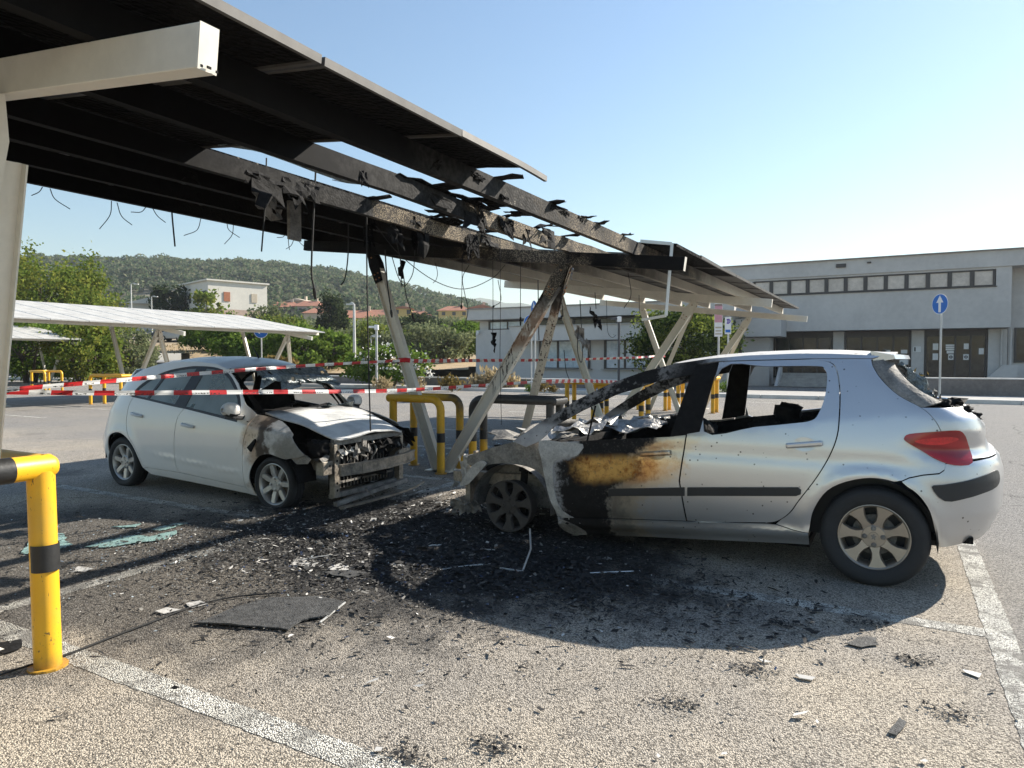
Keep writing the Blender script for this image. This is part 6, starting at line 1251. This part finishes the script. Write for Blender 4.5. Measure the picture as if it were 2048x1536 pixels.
C_ = [(cX([(341, 388), (345, 440), (350, 493)], -7.44), .009, 'single stiff black cable end hanging left of the apartment block', None), (cX([(533, 316), (530, 410), (523, 503)], -4.45), .006, 'straight black cable hanging over the apartment block', None),
      (cX([(632, 330), (627, 430), (623, 540), (628, 576)], -4.46), .008, 'black cable with a plug hanging over the red-roofed houses', .10), (cX([(697, 440), (696, 510), (690, 556), (682, 570)], -5.2), .007, 'black cable with a bent tip hanging right of the plug cable', None), (cX([(733, 410), (734, 560), (737, 720), (741, 862)], -4.6), .007, 'long black cable reaching down over the white car bonnet', None),
      (cX([(752, 452), (800, 510), (870, 562), (930, 578), (985, 556), (1010, 530)], -5.1), .005, 'thin wire sagging in a wide arc right of the leaning post', None), (cX([(770, 500), (775, 570), (782, 620)], -5.3), .008, 'doubled cable hanging along the leaning post', .09), (cX([(790, 470), (806, 545), (812, 590), (824, 628)], -5.2), .006, 'kinked black cable with a plug over the yellow house', .11), (cX([(830, 500), (826, 545), (812, 570), (805, 572)], -5.2), .005, 'looped wire beside the leaning post', None), (cX([(783, 510), (795, 550), (806, 572)], -5.2), .005, 'thin curved wire ending at the wire loop', None),
      (cX([(870, 525), (875, 545), (872, 560), (866, 566)], -5.4), .004, 'small hooked wire above the hill slope', None), (cX([(925, 470), (924, 560), (923, 610)], -5.0), .004, 'thin wire with a scorched tag above the long yellow house', .05), (cX([(938, 530), (925, 556), (930, 590), (936, 620), (930, 650)], -5.3), .005, 'wavy black wire above the office wing corner', None), (cX([(985, 470), (986, 600), (985, 690)], -4.8), .004, 'straight thin wire in front of the wing fascia', None), (cX([(996, 560), (1002, 600), (988, 612)], -5.1), .005, 'short wire with a hooked tip beside the far ridge', .04), (cX([(1000, 480), (1001, 620), (1000, 720), (1003, 850)], -4.2), .0035, 'very thin long wire in front of the burnt brace', None),
      (cX([(1041, 520), (1041, 590), (1041, 634)], -4.6), .005, 'wire with a thick plug left of the up-arrow sign', .12), (cX([(1076, 560), (1077, 640), (1078, 680)], -4.2), .007, 'charred cable drooping over the burnt brace', None), (cX([(1122, 590), (1126, 630), (1124, 632)], -3.9), .006, 'charred tangle between the two burnt braces', .03), (cX([(1160, 600), (1165, 700), (1162, 725), (1155, 700), (1157, 655)], -3.6), .006, 'looped cable hanging right of the burnt brace', None), (cX([(1128, 700), (1132, 740), (1140, 762)], -3.8), .005, 'thin wire curling down from the burnt brace to the tape', None), (cX([(1190, 585), (1191, 600), (1192, 618)], -4.0), .006, 'short cable stub right of the burnt brace head', None), (cX([(1256, 545), (1262, 590), (1248, 616)], -4.0), .006, 'cable stub hanging from the far rafter', None), (cX([(1213, 600), (1215, 660), (1224, 675), (1232, 670)], -4.5), .004, 'bent wire in front of the wing balcony', None), (cX([(1278, 590), (1279, 628)], -4.3), .006, 'short straight cable left of the dense dark tree', None)]
for p_, r_, lb, pg in C_: cable(p_, r_, lb, 'burnt cables hanging from the canopy', pg)
for i, (pp, X, e1, e2, lb) in enumerate([((788, 440), -4.46, (.02, .16, .0), (.02, .04, -.26), 'charred rag of laminate caught on the middle purlin'), ((842, 432), -4.44, (.02, .22, .0), (.03, .02, -.36), 'larger charred rag of laminate hanging right of the first'), ((933, 480), -4.44, (.02, .07, 0), (.01, .02, -.20), 'thin charred strip hanging from the middle purlin'), ((802, 520), -5.2, (.02, .05, 0), (.01, .01, -.26), 'narrow charred flake hanging on a wire'), ((1185, 622), -3.6, (.02, .22, -.10), (.04, .10, -.20), 'black torn sheet hanging right of the burnt brace'), ((1160, 655), -3.6, (.02, .16, -.05), (.03, .05, -.26), 'grey torn sheet dangling on a cable loop'), ((1138, 535), -3.8, (.05, .10, .0), (.0, .02, -.14), 'bright crumpled foil at the head of the burnt brace'), ((988, 665), -4.8, (.01, .05, 0), (.0, .01, -.22), 'charred twisted wisp hanging before the wing wall')]):
    o = rag('hanging_scrap', atX(pp[0], pp[1], X), e1, e2, n=(6, 8), amp=.06, mat=M_FOIL if i == 6 else M_CHARG if i == 5 else M_CHAR, seed=200 + i, tatter=.8); tag(o, lb, 'debris', 'charred scraps hanging from the canopy')
# ---------------------------------------------------------------- debris on the ground
def chips(name, n, cx, cy, sx, sy, size, mat, label, aspect=2.5, lift=.010, curl=.35, mask=None, cat='debris'):
    xs_ = rng.normal(cx, sx, n); ys_ = rng.normal(cy, sy, n); keep = np.ones(n, bool)
    if mask: keep = mask(xs_, ys_)
    xs_, ys_ = xs_[keep], ys_[keep]; n = len(xs_); a = rng.uniform(0, 2 * np.pi, n); s = np.minimum(size * rng.lognormal(0, .5, n), size * 2.6); asp = rng.uniform(1.0, aspect, n)
    ex = np.stack([np.cos(a), np.sin(a), rng.normal(0, curl * .4, n)], 1) * (s * asp * .5)[:, None]; ey = np.stack([-np.sin(a), np.cos(a), rng.normal(0, curl, n)], 1) * (s * .5)[:, None]
    c = np.stack([xs_, ys_, np.full(n, lift) + np.abs(ex[:, 2]) + np.abs(ey[:, 2])], 1); j = lambda: 1 + rng.uniform(-.5, .3, (n, 1))
    v = np.stack([c - ex * j() - ey * j() * .5, c + ex * j() * .6 - ey * j(), c + ex * j() + ey * j() * .4, c - ex * .4 * j() + ey * j()], 1).reshape(-1, 3)
    o = cards(name, v, mat, loc=(cx, cy, 0)); return tag(o, label, cat, kind='stuff')
def isl_mat(name, c1, c2, rough=.7, metal=0.0): return material(name, lambda g: {'Base Color': g.mix(g.isl(), c1, c2), 'Roughness': rough, 'Metallic': metal})
M_C1 = isl_mat('char_flakes', (.004, .004, .004), (.026, .024, .023), .8); M_C2 = isl_mat('ash_flakes', (.04, .038, .036), (.22, .21, .19), .85); M_C3 = isl_mat('pale_flakes', (.35, .34, .32), (.72, .70, .66), .6); M_C4 = isl_mat('glass_crumbs', (.22, .26, .28), (.65, .72, .74), .12, .3); M_C5 = isl_mat('silicon_flakes', (.015, .025, .06), (.09, .12, .20), .18, .3)
notwheel = lambda x, y: ~((x > -2.6) & (x < .6) & (y > 5.2))
chips('char_flakes', 24000, -3.35, 4.6, .95, .80, .0095, M_C1, 'black char flakes covering the ground between the cars', 4.0, mask=notwheel)
chips('char_flakes', 5000, -4.5, 3.3, 1.1, .65, .007, M_C1, 'black flakes scattered left of the char heap', 3.5)
chips('ash_flakes', 12000, -3.6, 4.4, .95, .75, .0075, M_C2, 'grey ash flakes between the cars', 3.5); chips('ash_flakes', 3600, -4.7, 3.3, 1.1, .6, .007, M_C2, 'grey flakes on the dirty bays left of the heap', 3.0)
chips('pale_flakes', 800, -4.0, 4.0, .9, .6, .009, M_C3, 'pale flakes of laminate among the char', 4.0); chips('pale_flakes', 800, -3.7, 6.0, .5, .7, .012, M_C3, 'bright metal shreds between the two car noses', 4.0)
chips('glass_crumbs', 2200, -5.2, 3.3, .9, .45, .006, M_C4, 'glass crumbs glittering on the bays', 1.5); chips('glass_crumbs', 4500, -4.8, 9.6, 1.2, 1.2, .012, M_C4, 'glass crumbs glittering behind the guards', 1.6); chips('silicon_flakes', 1100, -3.4, 3.9, 1.0, .5, .010, M_C5, 'dark blue shiny cell flakes', 2.0)
chips('char_flakes', 700, -1.7, 2.9, 1.1, .7, .006, M_C1, 'stray black flakes on the sunlit bay', 3.0); chips('pale_flakes', 60, -1.4, 2.9, 1.1, .6, .011, M_C3, 'stray pale flakes on the sunlit bay', 3.0)
chips('char_flakes', 9000, -2.1, 4.1, .75, .33, .009, M_C1, 'black flakes in the shade along the silver car', 4.0, mask=notwheel)
def slab(name, label, px, mat, th=.006, z=.003, amp=.006, cat='debris', group=None, seed=1):
    P2 = [gp(a, b) for a, b in px]; c = sum(P2, Vector((0, 0, 0))) / len(P2); out = [(p.x, p.y) for p in P2]; rr2 = random.Random(seed)
    out = resample(out, .06); out = [(a + rr2.uniform(-.012, .012), b + rr2.uniform(-.012, .012)) for a, b in out]
    root = sheet(name, out, [], lambda x, y: (x, y, z + th + amp * (1 + mnoise.noise((x * 4 + seed, y * 4, 0)))), mat, None, .07, th)
    return tag(root, label, cat, group)
slab('broken_glass_sheet', 'large blue-green sheet of shattered windscreen glass on the bay', [(170, 1097), (215, 1082), (262, 1073), (300, 1076), (350, 1064), (352, 1070), (325, 1082), (262, 1090), (212, 1097)], M_GLASSB, .004, seed=3)
slab('broken_glass_sheet', 'blue-green glass piece right beside the foreground guard post', [(45, 1108), (60, 1085), (110, 1066), (132, 1072), (128, 1084), (146, 1092), (120, 1100), (75, 1112)], M_GLASSB, .004, seed=4)
slab('broken_glass_sheet', 'thin glass sliver behind the large shattered sheet', [(220, 1057), (262, 1054), (280, 1050), (272, 1056), (245, 1058)], M_GLASSB, .005, seed=5); slab('broken_glass_sheet', 'faint glass sliver nearest the white car sill', [(300, 1062), (345, 1050), (375, 1048), (350, 1056), (318, 1064)], M_GLASSB, .004, seed=6)
M_MAT = simple('scorched_mat', (.045, .046, .047), .75, var=.7, scale=30, bump=.9, bscale=120, c2=(.10, .10, .098))
slab('scorched_panel_piece', 'large grey crumpled panel piece lying at the edge of the char', [(392, 1252), (470, 1222), (540, 1202), (640, 1198), (690, 1208), (660, 1235), (600, 1248), (575, 1264), (500, 1258)], M_MAT, .008, amp=.009, seed=7)
slab('scorched_panel_piece', 'flat dark piece leaning by the large panel piece', [(640, 1150), (700, 1142), (735, 1150), (700, 1160)], M_MAT, .006, seed=8)
for i, (px, lb, mt) in enumerate([([(306, 1226), (330, 1218), (356, 1222), (330, 1230)], 'flat pale shard beside the thin cable on the ground', M_ASHW), ([(372, 1210), (398, 1203), (414, 1210), (385, 1218)], 'second flat pale shard right of the first', M_ASHW), ([(140, 1145), (160, 1135), (188, 1138), (165, 1146)], 'folded white scrap in front of the foreground guard post', M_C3), ([(590, 1112), (640, 1128), (625, 1138), (580, 1130)], 'pale ashy plate left of the char heap', M_C3), ([(650, 1142), (680, 1130), (700, 1136), (690, 1150)], 'crumpled whitish plate in the middle of the debris', M_C3), ([(700, 1128), (725, 1122), (735, 1132), (715, 1140)], 'small grey plate right of the whitish plate', M_C2), ([(775, 1130), (800, 1126), (808, 1134), (790, 1139)], 'bright little plate on the black char', M_C3), ([(1515, 1322), (1540, 1325), (1530, 1331)], 'cream chip on the sunlit asphalt', M_C3), ([(1595, 1352), (1630, 1358), (1628, 1366), (1600, 1360)], 'second cream chip on the sunlit asphalt', M_C3), ([(1690, 1290), (1715, 1278), (1758, 1280), (1752, 1292), (1720, 1298)], 'dark glassy shard below the silver car rear wheel', M_MAT), ([(1775, 1468), (1790, 1460), (1800, 1440), (1806, 1446), (1796, 1474)], 'blue-grey shard in the right foreground', M_MAT), ([(1930, 1342), (1965, 1352), (1962, 1358), (1934, 1350)], 'white scrap near the right bay line', M_C3), ([(0, 1290), (40, 1284), (45, 1300), (0, 1312)], 'black flat piece at the left edge by the guard post', M_CHAR), ([(545, 1018), (590, 1010), (600, 1022), (560, 1030)], 'wet-looking black lump below the white car wheel', M_C1)]):
    slab('debris_plate', lb, px, mt, .0025, amp=.005, seed=20 + i, group='flat debris pieces on the ground')
q = MB(); a, b, c_ = gp(1060, 1065, .12), gp(1045, 1143, .015), gp(1000, 1136, .02); q.tube([a + Vector((0, .0, .03)), a, a.lerp(b, .4) + Vector((.03, 0, -.01)), b], .007, 6); q.tube([b, c_], .007, 6); tag(q.build('bent_metal_rod', M_ALUW, loc=b, smooth=True), 'bent bright metal rod lying in front of the burnt silver car wheel', 'metal rod')
q = MB(); q.tube(smooth_poly([tuple(gp(*t, .012)) for t in [(0, 1350), (60, 1330), (130, 1310), (220, 1275), (300, 1245), (380, 1215), (460, 1195), (560, 1185)]], 5), .005, 6); tag(q.build('ground_cable', M_CABLE, loc=gp(130, 1310), smooth=True), 'thin black cable lying across the bay behind the foreground guard post', 'cable')
q = MB(); q.tube(smooth_poly([tuple(gp(*t, .010)) for t in [(640, 1245), (665, 1225), (690, 1205)]], 4), .006, 6); tag(q.build('thin_metal_strip', M_ALUW, loc=gp(660, 1230)), 'thin bright strip at the edge of the grey panel piece', 'metal strip')
for i, pts_ in enumerate([[(1180, 1146), (1225, 1144), (1280, 1142)], [(880, 1140), (930, 1132), (985, 1128)], [(960, 1098), (990, 1100)], [(720, 1172), (760, 1165), (800, 1163)], [(600, 1120), (660, 1110)]]):
    q = MB(); q.tube([gp(*t, .012) for t in pts_], .005, 5); tag(q.build('thin_metal_strip', M_ALUW if i != 3 else M_CHAR, loc=gp(*pts_[0])), ['thin strip below the silver car door', 'thin strip left of the bent rod', 'short strip above the bent rod', 'black strip on the char heap', 'thin strip left of the char heap'][i], 'metal strip', 'thin strips in the char')
for i, (px, py) in enumerate([(1350, 1410), (1500, 1340), (1560, 1250), (1830, 1325), (1900, 1430), (815, 1515), (985, 1495), (1735, 1250)]):
    c_ = gp(px, py); chips('char_heap', 220, c_.x, c_.y, .055, .04, .0055, M_C1, ['small heap of black flakes in the lower right middle', 'small heap of black flakes right of the cream chip', 'small heap of flakes at the car shadow edge', 'small heap of flakes near the right bay line', 'small heap of flakes in the lower right corner', 'small heap of flakes at the bottom edge', 'small heap of flakes near the bottom centre', 'small heap of glassy flakes behind the rear wheel shadow'][i], 3.0)

# ---------------------------------------------------------------- air
hm = bpy.data.materials.new('haze_air'); hm.use_nodes = True; ht = hm.node_tree; ht.nodes.clear(); ho = ht.nodes.new('ShaderNodeOutputMaterial'); hv = ht.nodes.new('ShaderNodeVolumePrincipled')
hv.inputs['Color'].default_value = (.86, .92, 1, 1); hv.inputs['Density'].default_value = .0003; hv.inputs['Anisotropy'].default_value = .25; ht.links.new(hv.outputs[0], ho.inputs['Volume'])
q = MB(); q.box((-250, 900, 69), (4400, 2300, 142)); o = q.build('haze', hm, loc=(-250, 900, -2)); tag(o, kind='stuff')
